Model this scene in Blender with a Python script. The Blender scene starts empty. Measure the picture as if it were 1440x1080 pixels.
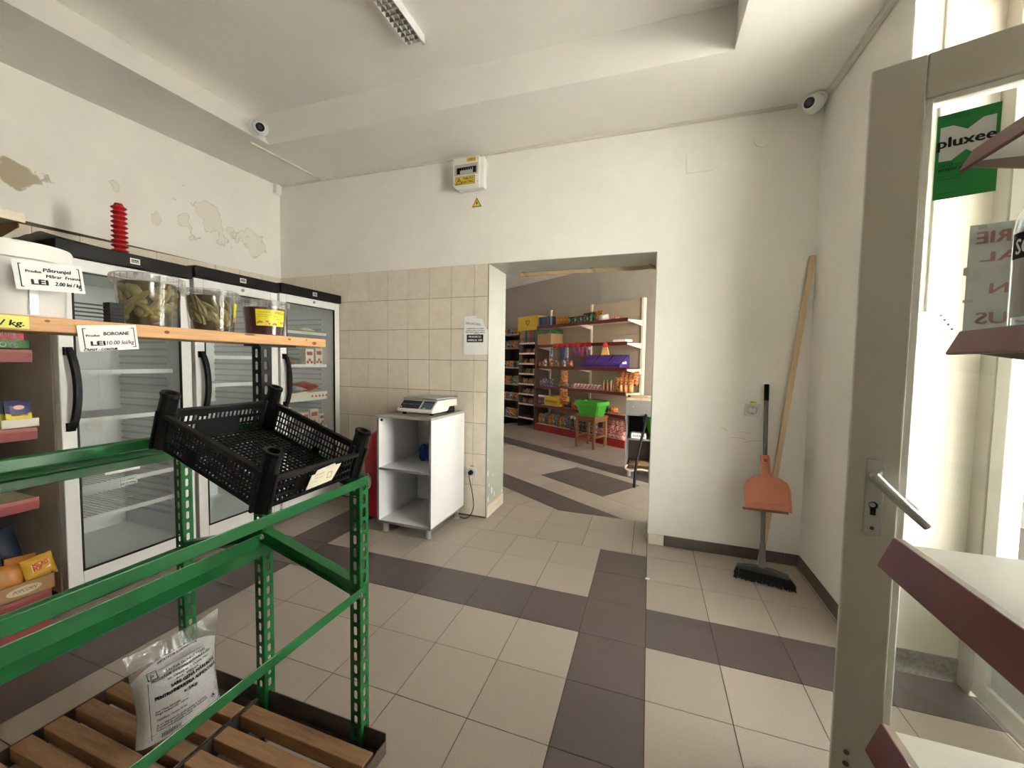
import bpy, math, random
from mathutils import Matrix, Vector
random.seed(7)
PI = math.pi
SC = bpy.context.scene
COL = SC.collection

# ---------------------------------------------------------------- camera, sky, light, exposure
cam_d = bpy.data.cameras.new('camera')
cam = bpy.data.objects.new('camera', cam_d)
COL.objects.link(cam)
cam_d.sensor_width = 36.0
cam_d.lens = 558.52 / 1440 * 36.0
cam_d.clip_start = 0.02
_yaw, _pit, _rol = -0.33229, 0.05293, 0.01579
_f = Vector((math.sin(_yaw) * math.cos(_pit), math.cos(_yaw) * math.cos(_pit), -math.sin(_pit)))
_r = Vector((math.cos(_yaw), -math.sin(_yaw), 0))
_u = _r.cross(_f)
_r2 = math.cos(_rol) * _r + math.sin(_rol) * _u
_u2 = -math.sin(_rol) * _r + math.cos(_rol) * _u
cam.matrix_world = Matrix(((_r2.x, _u2.x, -_f.x, 0.0), (_r2.y, _u2.y, -_f.y, -2.950), (_r2.z, _u2.z, -_f.z, 1.272), (0, 0, 0, 1)))
SC.camera = cam

world = bpy.data.worlds.new('sky')
SC.world = world
world.use_nodes = True
_bg = world.node_tree.nodes['Background']
_bg.inputs['Color'].default_value = (0.84, 0.95, 1.12, 1)
_bg.inputs['Strength'].default_value = 1.6

def portal(loc, rot, sx, sy):
    l = bpy.data.lights.new('daylight_portal', 'AREA')
    l.shape = 'RECTANGLE'; l.size = sx; l.size_y = sy
    l.cycles.is_portal = True
    o = bpy.data.objects.new('daylight_portal', l)
    o.location = loc; o.rotation_euler = rot
    COL.objects.link(o)
portal((1.33, -3.0, 1.7), (0, PI / 2, 0), .8, .6)         # added side window
portal((1.33, -1.415, 1.36), (0, PI / 2, 0), 2.7, 1.06)      # entrance

sun_d = bpy.data.lights.new('sun', 'SUN'); sun_d.energy = 45.0; sun_d.angle = 0.01; sun_d.color = (1.0, .985, .97)
sun = bpy.data.objects.new('sun', sun_d); COL.objects.link(sun)
sun.rotation_euler = Vector((.62, .45, -.62)).to_track_quat('-Z', 'Y').to_euler()      # shines along the street

SC.view_settings.view_transform = 'Standard'
SC.view_settings.look = 'None'
SC.view_settings.gamma = 1.0
SC.view_settings.use_curve_mapping = False
SC.view_settings.exposure = 2.12
SC.cycles.max_bounces = 10
SC.cycles.diffuse_bounces = 6
SC.cycles.transparent_max_bounces = 24
SC.cycles.use_denoising = True
SC.cycles.sample_clamp_indirect = 8.0

# ---------------------------------------------------------------- materials
def lin(c):
    return tuple(((v / 255) / 12.92 if v / 255 <= 0.04045 else ((v / 255 + 0.055) / 1.055) ** 2.4) for v in c)

MATS = {}
def mat(name, rgb, rough=0.6, metal=0.0, var=0.0, scale=8.0, bump=0.0, spec=0.5, stretch=None, coat=0.0, var2=None, rnd=0.0, detail=4.0, edge=(.3, .7)):
    """principled material with procedural noise colour variation (sRGB 0-255 colour)"""
    if name in MATS: return MATS[name]
    m = bpy.data.materials.new(name); m.use_nodes = True
    nt = m.node_tree; n = nt.nodes; L = nt.links
    b = n['Principled BSDF']
    c = lin(rgb)
    b.inputs['Base Color'].default_value = (*c, 1)
    b.inputs['Roughness'].default_value = rough
    b.inputs['Metallic'].default_value = metal
    b.inputs['Specular IOR Level'].default_value = spec
    b.inputs['Coat Weight'].default_value = coat
    if var or bump or rnd:
        tc = n.new('ShaderNodeTexCoord'); mp = n.new('ShaderNodeMapping')
        L.new(tc.outputs['Object'], mp.inputs['Vector'])
        if stretch: mp.inputs['Scale'].default_value = stretch
        nz = n.new('ShaderNodeTexNoise'); nz.inputs['Scale'].default_value = scale
        nz.inputs['Detail'].default_value = detail; nz.inputs['Roughness'].default_value = 0.65
        L.new(mp.outputs['Vector'], nz.inputs['Vector'])
        col_out = None
        if var:
            rp = n.new('ShaderNodeValToRGB')
            rp.color_ramp.elements[0].position, rp.color_ramp.elements[1].position = edge
            c2 = lin(var2) if var2 else tuple(v * (1 - var) for v in c)
            c1 = c if var2 else tuple(min(1, v * (1 + var * 0.5)) for v in c)
            rp.color_ramp.elements[0].color = (*c2, 1); rp.color_ramp.elements[1].color = (*c1, 1)
            L.new(nz.outputs['Fac'], rp.inputs['Fac'])
            col_out = rp.outputs['Color']
        if rnd:
            oi = n.new('ShaderNodeObjectInfo'); hs = n.new('ShaderNodeHueSaturation')
            mr = n.new('ShaderNodeMapRange'); mr.inputs['To Min'].default_value = 1 - rnd; mr.inputs['To Max'].default_value = 1 + rnd
            L.new(oi.outputs['Random'], mr.inputs['Value']); L.new(mr.outputs['Result'], hs.inputs['Value'])
            if col_out: L.new(col_out, hs.inputs['Color'])
            else: hs.inputs['Color'].default_value = (*c, 1)
            col_out = hs.outputs['Color']
        if col_out: L.new(col_out, b.inputs['Base Color'])
        if bump:
            bp = n.new('ShaderNodeBump'); bp.inputs['Strength'].default_value = bump; bp.inputs['Distance'].default_value = 0.01
            L.new(nz.outputs['Fac'], bp.inputs['Height']); L.new(bp.outputs['Normal'], b.inputs['Normal'])
    MATS[name] = m
    return m

def glass(name, tint=(1, 1, 1), rough=0.0, refl=1.0, haze=0.0, hazecol=(220, 225, 225)):
    """thin window pane: transparent with a fresnel reflection, optional dust"""
    if name in MATS: return MATS[name]
    m = bpy.data.materials.new(name); m.use_nodes = True
    nt = m.node_tree; n = nt.nodes; L = nt.links
    for x in list(n): n.remove(x)
    out = n.new('ShaderNodeOutputMaterial'); tr = n.new('ShaderNodeBsdfTransparent'); gl = n.new('ShaderNodeBsdfGlossy')
    tr.inputs['Color'].default_value = (*tint, 1); gl.inputs['Roughness'].default_value = rough
    fr = n.new('ShaderNodeFresnel'); gm = n.new('ShaderNodeNewGeometry'); io = n.new('ShaderNodeMapRange')
    io.inputs['To Min'].default_value = 1.5; io.inputs['To Max'].default_value = 1 / 1.5          # same reflection on both faces of the sheet
    L.new(gm.outputs['Backfacing'], io.inputs['Value']); L.new(io.outputs['Result'], fr.inputs['IOR'])
    mu = n.new('ShaderNodeMath'); mu.operation = 'MULTIPLY'; mu.inputs[1].default_value = refl
    mx = n.new('ShaderNodeMixShader')
    L.new(fr.outputs[0], mu.inputs[0]); L.new(mu.outputs[0], mx.inputs[0])
    L.new(tr.outputs[0], mx.inputs[1]); L.new(gl.outputs[0], mx.inputs[2])
    last = mx
    if haze:
        df = n.new('ShaderNodeBsdfDiffuse'); df.inputs['Color'].default_value = (*lin(hazecol), 1)
        nz = n.new('ShaderNodeTexNoise'); nz.inputs['Scale'].default_value = 5
        tc = n.new('ShaderNodeTexCoord'); L.new(tc.outputs['Object'], nz.inputs['Vector'])
        mr = n.new('ShaderNodeMapRange'); mr.inputs['To Max'].default_value = haze * 2
        L.new(nz.outputs['Fac'], mr.inputs['Value'])
        mx2 = n.new('ShaderNodeMixShader'); L.new(mr.outputs['Result'], mx2.inputs[0])
        L.new(mx.outputs[0], mx2.inputs[1]); L.new(df.outputs[0], mx2.inputs[2]); last = mx2
    L.new(last.outputs[0], out.inputs['Surface'])
    MATS[name] = m
    return m

def plaster(name, rgb, stains):
    """white wall paint; stains = [(x, y, z, radius, colour, amount)] flaked plaster patches with a fixed place"""
    m = mat(name, rgb, 0.9, var=0.05, scale=2.2, bump=0.06, spec=0.2)
    nt = m.node_tree; n = nt.nodes; L = nt.links
    b = n['Principled BSDF']; src = b.inputs['Base Color'].links[0].from_socket
    geo = n.new('ShaderNodeNewGeometry')
    for (x, y, z, rad, c, amt, st) in stains:
        nz = n.new('ShaderNodeTexNoise'); nz.inputs['Scale'].default_value = 9; nz.inputs['Detail'].default_value = 6
        L.new(geo.outputs['Position'], nz.inputs['Vector'])
        sub = n.new('ShaderNodeVectorMath'); sub.operation = 'SUBTRACT'; sub.inputs[1].default_value = (x, y, z)
        L.new(geo.outputs['Position'], sub.inputs[0])
        sc = n.new('ShaderNodeVectorMath'); sc.operation = 'MULTIPLY'; sc.inputs[1].default_value = st
        L.new(sub.outputs[0], sc.inputs[0])
        ln = n.new('ShaderNodeVectorMath'); ln.operation = 'LENGTH'; L.new(sc.outputs[0], ln.inputs[0])
        ad = n.new('ShaderNodeMath'); ad.operation = 'MULTIPLY_ADD'; ad.inputs[1].default_value = rad * 2.6; 
        L.new(nz.outputs['Fac'], ad.inputs[0]); L.new(ln.outputs['Value'], ad.inputs[2])
        mr = n.new('ShaderNodeMapRange'); mr.inputs['From Min'].default_value = rad * 1.9; mr.inputs['From Max'].default_value = rad * 1.75
        mr.inputs['To Min'].default_value = 0; mr.inputs['To Max'].default_value = amt
        L.new(ad.outputs[0], mr.inputs['Value'])
        mix = n.new('ShaderNodeMix'); mix.data_type = 'RGBA'; mix.inputs[7].default_value = (*lin(c), 1)
        L.new(mr.outputs['Result'], mix.inputs[0]); L.new(src, mix.inputs[6])
        src = mix.outputs[2]
        e1 = n.new('ShaderNodeMath'); e1.operation = 'COMPARE'; e1.inputs[1].default_value = rad * 1.85; e1.inputs[2].default_value = rad * .035     # cracked rim of the flake
        L.new(ad.outputs[0], e1.inputs[0])
        e2 = n.new('ShaderNodeMath'); e2.operation = 'MULTIPLY'; e2.inputs[1].default_value = .35; L.new(e1.outputs[0], e2.inputs[0])
        mx3 = n.new('ShaderNodeMix'); mx3.data_type = 'RGBA'; mx3.inputs[7].default_value = (*lin((150, 136, 112)), 1)
        L.new(e2.outputs[0], mx3.inputs[0]); L.new(src, mx3.inputs[6]); src = mx3.outputs[2]
    L.new(src, b.inputs['Base Color'])
    return m

WALL = (234, 231, 224)
M_wall = plaster('white wall paint', WALL, [])
M_wall_left = plaster('white wall paint flaking', WALL, [
    (-3.407, -1.75, 2.285, 0.20, (176, 163, 136), 0.95, (1, 0.55, 2.2)),
    (-3.407, -0.66, 2.37, 0.22, (212, 202, 184), 0.3, (1, 0.75, 1.1)),
    (-3.407, -0.28, 2.315, 0.17, (212, 202, 184), 0.3, (1, 0.75, 1.2)),
    (-3.407, -1.03, 2.26, 0.06, (206, 194, 174), 0.4, (1, 1, .7)),
    (-3.407, -1.25, 2.39, 0.05, (206, 194, 174), 0.4, (1, 1, .8))])
M_ceil = mat('ceiling paint', (236, 233, 227), 0.9, var=0.04, scale=1.5, spec=0.2)
M_tile_beige = mat('beige speckled floor tile', (175, 163, 150), 0.42, var=0.16, scale=260, rnd=0.05, detail=2)
M_tile_dark = mat('dark brown floor tile', (98, 87, 84), 0.42, var=0.16, scale=200, rnd=0.07, detail=2)
M_tile_light = mat('pale replacement floor tile', (178, 170, 158), 0.45, var=0.1, scale=200, detail=2)
M_grout = mat('dark grout', (70, 60, 52), 0.9)
M_wtile = mat('mottled beige wall tile', (220, 209, 192), 0.45, var=0.08, scale=14, rnd=0.04)
M_wgrout = mat('brown wall grout', (98, 82, 68), 0.9)
M_jamb = mat('grey green gloss paint', (178, 182, 170), 0.35, var=0.08, scale=4)
M_white_paper = mat('white paper', (238, 238, 236), 0.8)
M_black_ink = mat('black ink', (24, 24, 26), 0.7)
M_white_metal = mat('white enamel', (226, 226, 224), 0.4, var=0.04, scale=5)
M_grey_metal = mat('grey enamel', (150, 146, 142), 0.45, var=0.06, scale=5)
M_side_metal = mat('grey fridge side sheet', (196, 186, 176), 0.5, var=0.12, scale=3)
M_black = mat('black plastic', (15, 15, 16), 0.5, spec=0.3, var=0.2, scale=30)
M_black_matt = mat('black scuffed plastic', (20, 19, 19), 0.55, spec=0.35, var=0.35, scale=25)
M_green = mat('green painted steel', (30, 102, 52), 0.27, var=0.16, scale=9, bump=0.03)
M_steel = mat('dark rusty steel', (92, 80, 74), 0.6, metal=0.2, var=0.3, scale=12)
M_zinc = mat('zinc steel', (170, 172, 174), 0.35, metal=0.9)
M_alu = mat('satin aluminium', (186, 186, 184), 0.35, metal=0.8)
M_slat = mat('worn slat wood', (166, 126, 90), 0.65, var=0.28, scale=5, stretch=(2, 16, 16), bump=0.1, rnd=0.08)
M_pine = mat('pine board', (214, 164, 112), 0.55, var=0.22, scale=4, stretch=(22, 1.6, 22), bump=0.06)
M_stick = mat('pale beech wood', (204, 176, 138), 0.55, var=0.12, scale=4, stretch=(14, 14, 1))
M_red_lip = mat('dark red shelf rail', (98, 26, 24), 0.3, var=0.12, scale=6)
M_red_pink = mat('faded red shelf rail', (150, 74, 72), 0.42, var=0.18, scale=9)
M_cream = mat('cream shelf enamel', (224, 212, 188), 0.45, var=0.05, scale=4)
M_shelf_white = mat('white shelf laminate', (224, 220, 212), 0.35, var=0.05, scale=6)
M_plinth = mat('speckled plinth tile', (140, 132, 122), 0.6, var=0.5, scale=70)
M_pvc = mat('beige white door profile', (190, 184, 170), 0.4, var=0.05, scale=3)
M_pvc_white = mat('white door profile', (232, 230, 222), 0.4, var=0.04, scale=3)
M_glass = glass('clear window pane', (0.97, 0.985, 0.98), haze=0.03)
M_fridge_glass = glass('fridge door pane', (0.955, 0.965, 0.96), refl=1.0, haze=0.02)
M_plastic_clear = glass('clear plastic tub', (0.95, 0.94, 0.92), rough=0.06, refl=1.3, haze=0.012)

# ---------------------------------------------------------------- mesh helpers
class MB:
    def __init__(s): s.v = []; s.f = []; s.m = []
    def add(s, vs, fs, mi=0):
        o = len(s.v); s.v += [tuple(p) for p in vs]
        for f in fs: s.f.append(tuple(i + o for i in f)); s.m.append(mi)
        return s
    def box(s, x0, x1, y0, y1, z0, z1, mi=0, T=None):
        vs = [Vector(p) for p in ((x0, y0, z0), (x1, y0, z0), (x1, y1, z0), (x0, y1, z0), (x0, y0, z1), (x1, y0, z1), (x1, y1, z1), (x0, y1, z1))]
        if T: vs = [T @ p for p in vs]
        return s.add(vs, ((0, 3, 2, 1), (4, 5, 6, 7), (0, 1, 5, 4), (1, 2, 6, 5), (2, 3, 7, 6), (3, 0, 4, 7)), mi)
    def prism(s, poly, axis, a0, a1, mi=0, T=None):
        def P(p, a): return {'x': (a, p[0], p[1]), 'y': (p[0], a, p[1]), 'z': (p[0], p[1], a)}[axis]
        n = len(poly)
        vs = [Vector(P(p, a0)) for p in poly] + [Vector(P(p, a1)) for p in poly]
        if T: vs = [T @ p for p in vs]
        area = sum(poly[i][0] * poly[(i + 1) % n][1] - poly[(i + 1) % n][0] * poly[i][1] for i in range(n))
        flip = (area > 0) == (axis != 'y')
        if a1 < a0: flip = not flip
        fs = [tuple(range(n))[::-1], tuple(range(n, 2 * n))] + [(i, (i + 1) % n, n + (i + 1) % n, n + i) for i in range(n)]
        if not flip: fs = [f[::-1] for f in fs]
        return s.add(vs, fs, mi)
    def ring(s, rings, closed_ends=True, mi=0, closed_loop=False):
        n = len(rings[0]); o = len(s.v)
        for r in rings: s.v += [tuple(p) for p in r]
        k = len(rings)
        for i in range(k if closed_loop else k - 1):
            a, b = o + i * n, o + ((i + 1) % k) * n
            for j in range(n):
                s.f.append((a + j, a + (j + 1) % n, b + (j + 1) % n, b + j)); s.m.append(mi)
        if closed_ends and not closed_loop:
            s.f.append(tuple(o + j for j in range(n))[::-1]); s.m.append(mi)
            s.f.append(tuple(o + (k - 1) * n + j for j in range(n))); s.m.append(mi)
        return s
    def tube(s, pts, r, n=8, mi=0):
        pts = [Vector(p) for p in pts]; rs = r if isinstance(r, (list, tuple)) else [r] * len(pts)
        rings = []; up = None
        for i, p in enumerate(pts):
            d = (pts[min(i + 1, len(pts) - 1)] - pts[max(i - 1, 0)]).normalized()
            if up is None: up = Vector((0, 0, 1)) if abs(d.z) < 0.9 else Vector((1, 0, 0))
            a = d.cross(up).normalized(); up = a.cross(d).normalized()
            rings.append([p + rs[i] * (math.cos(t) * a + math.sin(t) * up) for t in (2 * PI * j / n for j in range(n))])
        return s.ring([r_[::-1] for r_ in rings], True, mi)
    def lathe(s, prof, n=24, c=(0, 0, 0), mi=0, T=None, ends=True):
        rings = []
        for r, z in prof:
            ring = [Vector((c[0] + r * math.cos(2 * PI * j / n), c[1] + r * math.sin(2 * PI * j / n), c[2] + z)) for j in range(n)]
            if T: ring = [T @ p for p in ring]
            rings.append(ring)
        return s.ring(rings, ends, mi)
    def cyl(s, p0, p1, r, n=12, mi=0):
        return s.tube([p0, p1], r if isinstance(r, (list, tuple)) else [r, r], n, mi)
    def sphere(s, c, r, n=12, mi=0, sx=1, sy=1, sz=1, T=None):
        prof = [(max(1e-4, math.sin(PI * i / (n // 2))) , -math.cos(PI * i / (n // 2))) for i in range(n // 2 + 1)]
        M = Matrix.Translation(c) @ (T if T else Matrix()) @ Matrix.Diagonal((r * sx, r * sy, r * sz, 1))
        return s.lathe(prof, n, (0, 0, 0), mi, M)
    def grid(s, fn, nu, nv, mi=0, flip=False):
        o = len(s.v)
        for j in range(nv + 1):
            for i in range(nu + 1): s.v.append(tuple(fn(i / nu, j / nv)))
        for j in range(nv):
            for i in range(nu):
                a = o + j * (nu + 1) + i
                f = (a, a + 1, a + nu + 2, a + nu + 1)
                s.f.append(f[::-1] if flip else f); s.m.append(mi)
        return s
    def plate(s, us, vs, keep, T, t, mi=0):
        """flat plate on the lines us x vs with the cells where keep() is false cut out; T maps (u, v, w)"""
        nu, nv = len(us), len(vs); o = len(s.v)
        for w in (t / 2, -t / 2):
            for v in vs:
                for u in us: s.v.append(tuple(T @ Vector((u, v, w))))
        k = [[keep(i, j) for i in range(nu - 1)] for j in range(nv - 1)]
        I = lambda i, j, b: o + b * nu * nv + j * nu + i
        g = lambda i, j: 0 <= i < nu - 1 and 0 <= j < nv - 1 and k[j][i]
        for j in range(nv - 1):
            for i in range(nu - 1):
                if not k[j][i]: continue
                q = [(I(i, j, 0), I(i + 1, j, 0), I(i + 1, j + 1, 0), I(i, j + 1, 0)), (I(i, j, 1), I(i, j + 1, 1), I(i + 1, j + 1, 1), I(i + 1, j, 1))]
                if not g(i, j - 1): q.append((I(i, j, 0), I(i, j, 1), I(i + 1, j, 1), I(i + 1, j, 0)))
                if not g(i, j + 1): q.append((I(i, j + 1, 0), I(i + 1, j + 1, 0), I(i + 1, j + 1, 1), I(i, j + 1, 1)))
                if not g(i - 1, j): q.append((I(i, j, 0), I(i, j + 1, 0), I(i, j + 1, 1), I(i, j, 1)))
                if not g(i + 1, j): q.append((I(i + 1, j, 0), I(i + 1, j, 1), I(i + 1, j + 1, 1), I(i + 1, j + 1, 0)))
                for f in q: s.f.append(f); s.m.append(mi)
        return s
    def build(s, name, m, parent=None, smooth=False, bevel=0.0, seg=2, loc=None, rot=None):
        me = bpy.data.meshes.new(name); me.from_pydata(s.v, [], s.f)
        ms = m if isinstance(m, (list, tuple)) else [m]
        for x in ms: me.materials.append(x)
        if len(ms) > 1: me.polygons.foreach_set('material_index', s.m)
        if smooth:
            me.polygons.foreach_set('use_smooth', [True] * len(me.polygons))
            try: me.set_sharp_from_angle(angle=math.radians(40))
            except Exception: pass
        me.update()
        o = bpy.data.objects.new(name, me); COL.objects.link(o)
        if parent: o.parent = parent
        if loc: o.location = loc
        if rot: o.rotation_euler = rot
        if bevel:
            b = o.modifiers.new('bevel', 'BEVEL'); b.width = bevel; b.segments = seg; b.limit_method = 'ANGLE'; b.angle_limit = math.radians(40)
        return o

def tag(o, label, cat, group=None, kind=None):
    o['label'] = label; o['category'] = cat
    if group: o['group'] = group
    if kind: o['kind'] = kind
    return o
def thing(name, label, cat, loc=(0, 0, 0), rotz=0.0, group=None, rot=None):
    o = bpy.data.objects.new(name, None); o.empty_display_size = 0.05
    o.location = loc; o.rotation_euler = rot if rot else (0, 0, rotz)
    COL.objects.link(o)
    return tag(o, label, cat, group)
def structure(o):
    o['kind'] = 'structure'; return o
def copy_tree(o, parent=None):
    c = o.copy(); COL.objects.link(c)
    if parent: c.parent = parent
    for ch in list(o.children): copy_tree(ch, c)
    return c

_tc = {}
def text_geo(s, size):
    """outline of a line of text as flat 2D triangles, baseline at v=0, starting at u=0"""
    key = (s, size)
    if key not in _tc:
        cu = bpy.data.curves.new('t', 'FONT'); cu.body = s; cu.size = size; cu.resolution_u = 2
        ob = bpy.data.objects.new('t', cu)
        me = bpy.data.meshes.new_from_object(ob)
        v = [(p.co.x, p.co.y) for p in me.vertices]; f = [tuple(p.vertices) for p in me.polygons]
        bpy.data.objects.remove(ob); bpy.data.curves.remove(cu); bpy.data.meshes.remove(me)
        _tc[key] = (v, f)
    return _tc[key]
def put_text(mb, s, size, u, v, F, w=None, shear=0.0, bold=0.0, angle=0.0, mirror=False, center=False, mi=0):
    """lay text on the surface F(u, v) -> Vector; w = wanted width"""
    vs, fs = text_geo(s, size)
    if not vs: return
    x0 = min(p[0] for p in vs); x1 = max(p[0] for p in vs)
    k = (w / (x1 - x0)) if w else 1.0
    wd = (x1 - x0) * k
    ca, sa = math.cos(angle), math.sin(angle)
    for (dx, dy) in ([(0, 0)] if not bold else [(-bold, 0), (bold, 0), (0, bold)]):
        P = []
        for (a, b) in vs:
            a2 = (a - x0) * k + shear * b + dx; b2 = b + dy
            if center: a2 -= wd / 2
            if mirror: a2 = -a2
            P.append(F(u + ca * a2 - sa * b2, v + sa * a2 + ca * b2))
        mb.add(P, fs if not mirror else [f[::-1] for f in fs], mi)
def rect_line(mb, u0, v0, u1, v1, t, F, mi=0):
    for (a, b, c, d) in ((u0, v0, u1, v0 + t), (u0, v1 - t, u1, v1), (u0, v0 + t, u0 + t, v1 - t), (u1 - t, v0 + t, u1, v1 - t)):
        mb.add([F(a, b), F(c, b), F(c, d), F(a, d)], [(0, 1, 2, 3)], mi)
def patch(mb, u0, v0, u1, v1, F, mi=0):
    mb.add([F(u0, v0), F(u1, v0), F(u1, v1), F(u0, v1)], [(0, 1, 2, 3)], mi)
def plane(o, ux, vx, e=0.0):
    """flat surface map: origin o, u and v directions, lifted by e along u x v"""
    o = Vector(o); ux = Vector(ux).normalized(); vx = Vector(vx).normalized(); n = ux.cross(vx) * e
    return lambda u, v: o + ux * u + vx * v + n

# ---------------------------------------------------------------- room shell
XL, XR, YF = -3.407, 0.944, -4.65
ZD, DX0, DX1, WT = 2.055, -1.226, 0.027, 0.38          # doorway to the back room, wall thickness
def zc(x, y): return 2.876 + 0.0117 * (0.944 - x) + 0.032 * y
# back wall with the doorway
b = MB()
b.prism([(XL - .2, -.1), (DX0, -.1), (DX0, ZD), (DX1, ZD), (DX1, -.1), (XR + .4, -.1), (XR + .4, 3.2), (XL - .2, 3.2)], 'y', 0.0, WT)
wall_back = structure(b.build('wall_back', M_wall))
b = MB()
t = .004
b.prism([(DX0 - .0, 0), (DX0 + t, 0), (DX0 + t, ZD - t), (DX1 - t, ZD - t), (DX1 - t, 0), (DX1, 0), (DX1, ZD), (DX0, ZD)], 'y', -.002, WT + .002)
structure(b.build('trim_1', M_jamb))                   # painted lining of the doorway
b = MB().box(XL - .2, XL, YF, .1, -.1, 3.2)
MB().box(DX0, DX0 + .010, .002, WT - .002, 0, .095).build('jamb_tile', M_wtile, wall_back, bevel=.001)
_rs = random.Random(21)
for (yy, zz, q) in ((.02, .36, .022), (.05, .26, .014), (.11, .20, .030), (.17, .155, .020), (.03, .15, .020), (.36, .12, .018), (.012, .48, .012), (.13, .33, .010)):
    pts = [(yy + q * (.45 + .5 * _rs.random()) * math.cos(a) * .7, zz + q * (.7 + .8 * _rs.random()) * math.sin(a)) for a in [2 * PI * i / 9 for i in range(9)]]
    pts = [(max(.001, p[0]), p[1]) for p in pts]
    MB().prism(pts, 'x', DX0 + t, DX0 + t + .0012).build('paint_chip', M_white_paper, wall_back)
for (x0, z0, L, a) in ((.52, .80, .10, -.12), (.60, .775, .13, .10), (.58, .84, .06, -.2), (.46, .86, .05, -.5)):
    pts = [(x0 + L * i / 8 * math.cos(a), -.0006, z0 + L * i / 8 * math.sin(a) + .008 * math.sin(2.5 * i / 8)) for i in range(9)]
    MB().tube(pts, .0008, 4).build('scuff_mark', M_grey_metal, wall_back)
wall_left = structure(b.build('wall_left', M_wall_left))
# right wall: solid corner, entrance niche, pier, opening of the added side window
b = MB()
b.box(XR, 1.30, -.88, .0, -.1, 3.2)
b.box(XR, 1.30, -1.95, -.88, 2.72, 3.2)
b.box(XR, 1.30, -2.7, -1.95, -.1, 3.2); b.box(XR, 1.30, YF, -3.3, -.1, 3.2)
b.box(XR, 1.30, -3.3, -2.7, -.1, 1.3); b.box(XR, 1.30, -3.3, -2.7, 2.1, 3.2)
structure(b.build('wall_right', M_wall))
b = MB()
b.box(XL - .2, 1.3, YF - .15, YF, -.1, 3.2)
structure(b.build('wall_front', M_wall))
# ceiling: dropped border with a raised field in the middle
def cz(x, y, h=0.0): return (x, y, zc(x, y) + h)
H = .236; xa, xa2, xb, yb = -2.79, -2.96, .353, -.618
b = MB()
o4 = [cz(XL - .2, .05), cz(XR + .4, .05), cz(XR + .4, YF - .2), cz(XL - .2, YF - .2)]
i4 = [cz(xa, yb), cz(xb, yb), cz(xb, YF - .2), cz(xa, YF - .2)]
u4 = [cz(xa2, yb + .01, H), cz(xb + .01, yb + .01, H), cz(xb + .01, YF - .2, H), cz(xa2, YF - .2, H)]
vs = o4 + i4 + u4 + [(p[0], p[1], 3.4) for p in o4]
b.add(vs, [(0, 1, 5, 4), (1, 2, 6, 5), (3, 0, 4, 7), (4, 5, 9, 8), (5, 6, 10, 9), (7, 4, 8, 11), (8, 9, 10, 11), (2, 3, 7, 6), (6, 7, 11, 10), (12, 15, 14, 13), (0, 12, 13, 1), (1, 13, 14, 2), (2, 14, 15, 3), (3, 15, 12, 0)])
structure(b.build('ceiling', M_ceil))

# ---------------------------------------------------------------- floors
floor = structure(MB().box(XL - .2, 1.30, YF - .1, -.0, -.12, -.002).build('floor', M_grout))
GX, GY, T = -.277, -.815, .30
def slab(parent, poly, m, z=0.0, name='floor_tile', th=.006):
    """one floor tile, slightly inset so the joint shows"""
    cx = sum(p[0] for p in poly) / len(poly); cy = sum(p[1] for p in poly) / len(poly)
    ins = []
    n = len(poly)
    area = sum(poly[i][0] * poly[(i + 1) % n][1] - poly[(i + 1) % n][0] * poly[i][1] for i in range(n)) / 2
    if abs(area) < .0006: return
    for i in range(n):                                      # inset by the half joint width
        p0, p1, p2 = Vector(poly[i - 1]), Vector(poly[i]), Vector(poly[(i + 1) % n])
        d1 = (p1 - p0); d2 = (p2 - p1)
        if d1.length < 1e-6 or d2.length < 1e-6: ins.append(tuple(p1)); continue
        d1.normalize(); d2.normalize(); s = 1 if area > 0 else -1
        n1 = Vector((-d1.y, d1.x)) * s; n2 = Vector((-d2.y, d2.x)) * s
        k = n1 + n2; k = k / max(.3, k.dot(n1)) * .0016
        ins.append((p1.x + k.x, p1.y + k.y))
    b = MB(); zz = z + random.uniform(-.0003, .0003)
    b.prism(ins, 'z', zz - th, zz)
    return b.build(name, m, parent)
def clip(poly, a, bb, c):
    """keep the side a*x + b*y >= c"""
    out = []
    for i in range(len(poly)):
        p, q = poly[i], poly[(i + 1) % len(poly)]
        dp = a * p[0] + bb * p[1] - c; dq = a * q[0] + bb * q[1] - c
        if dp >= 0: out.append(p)
        if dp * dq < 0:
            t = dp / (dp - dq); out.append((p[0] + (q[0] - p[0]) * t, p[1] + (q[1] - p[1]) * t))
    return out
rest = MB()
for i in range(-11, 6):
    for j in range(-3, 13):                                  # j counts rows towards the camera
        x0, x1 = GX + i * T, GX + i * T + T
        y1, y0 = GY - j * T, GY - j * T - T
        xmax = 1.235 if (y0 > -1.95 and y1 < -.6) else XR
        poly = [(x0, y0), (x1, y0), (x1, y1), (x0, y1)]
        poly = clip(clip(clip(poly, 1, 0, XL), -1, 0, -xmax), 0, -1, 0 if not (DX0 < (x0 + x1) / 2 < DX1 + .1) else .205)
        if xmax > XR: poly = clip(poly, 0, -1, .88) if x0 > XR - .05 else poly
        if len(poly) < 3: continue
        dark = i in (0, -7) or j == 0
        if i == 0 and j < -2: dark = False
        if y0 < -3.6: 
            rest.prism(poly, 'z', -.006, 0, mi=1 if dark else 0); continue
        slab(floor, poly, M_tile_dark if dark else M_tile_beige)
r_ = rest.build('tile_field', [M_tile_beige, M_tile_dark], floor); r_['kind'] = 'stuff'
tx = [DX0 + .004, -1.087, -.749, -.411, -.073, DX1 - .004]; ty = [-.205, .093, .392]
fl2 = structure(MB().prism([(-5.5, .38), (3.4, .38), (3.4, 4.6), (-5.5, 7.2)], 'z', -.12, -.002).build('floor', M_grout))
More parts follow.
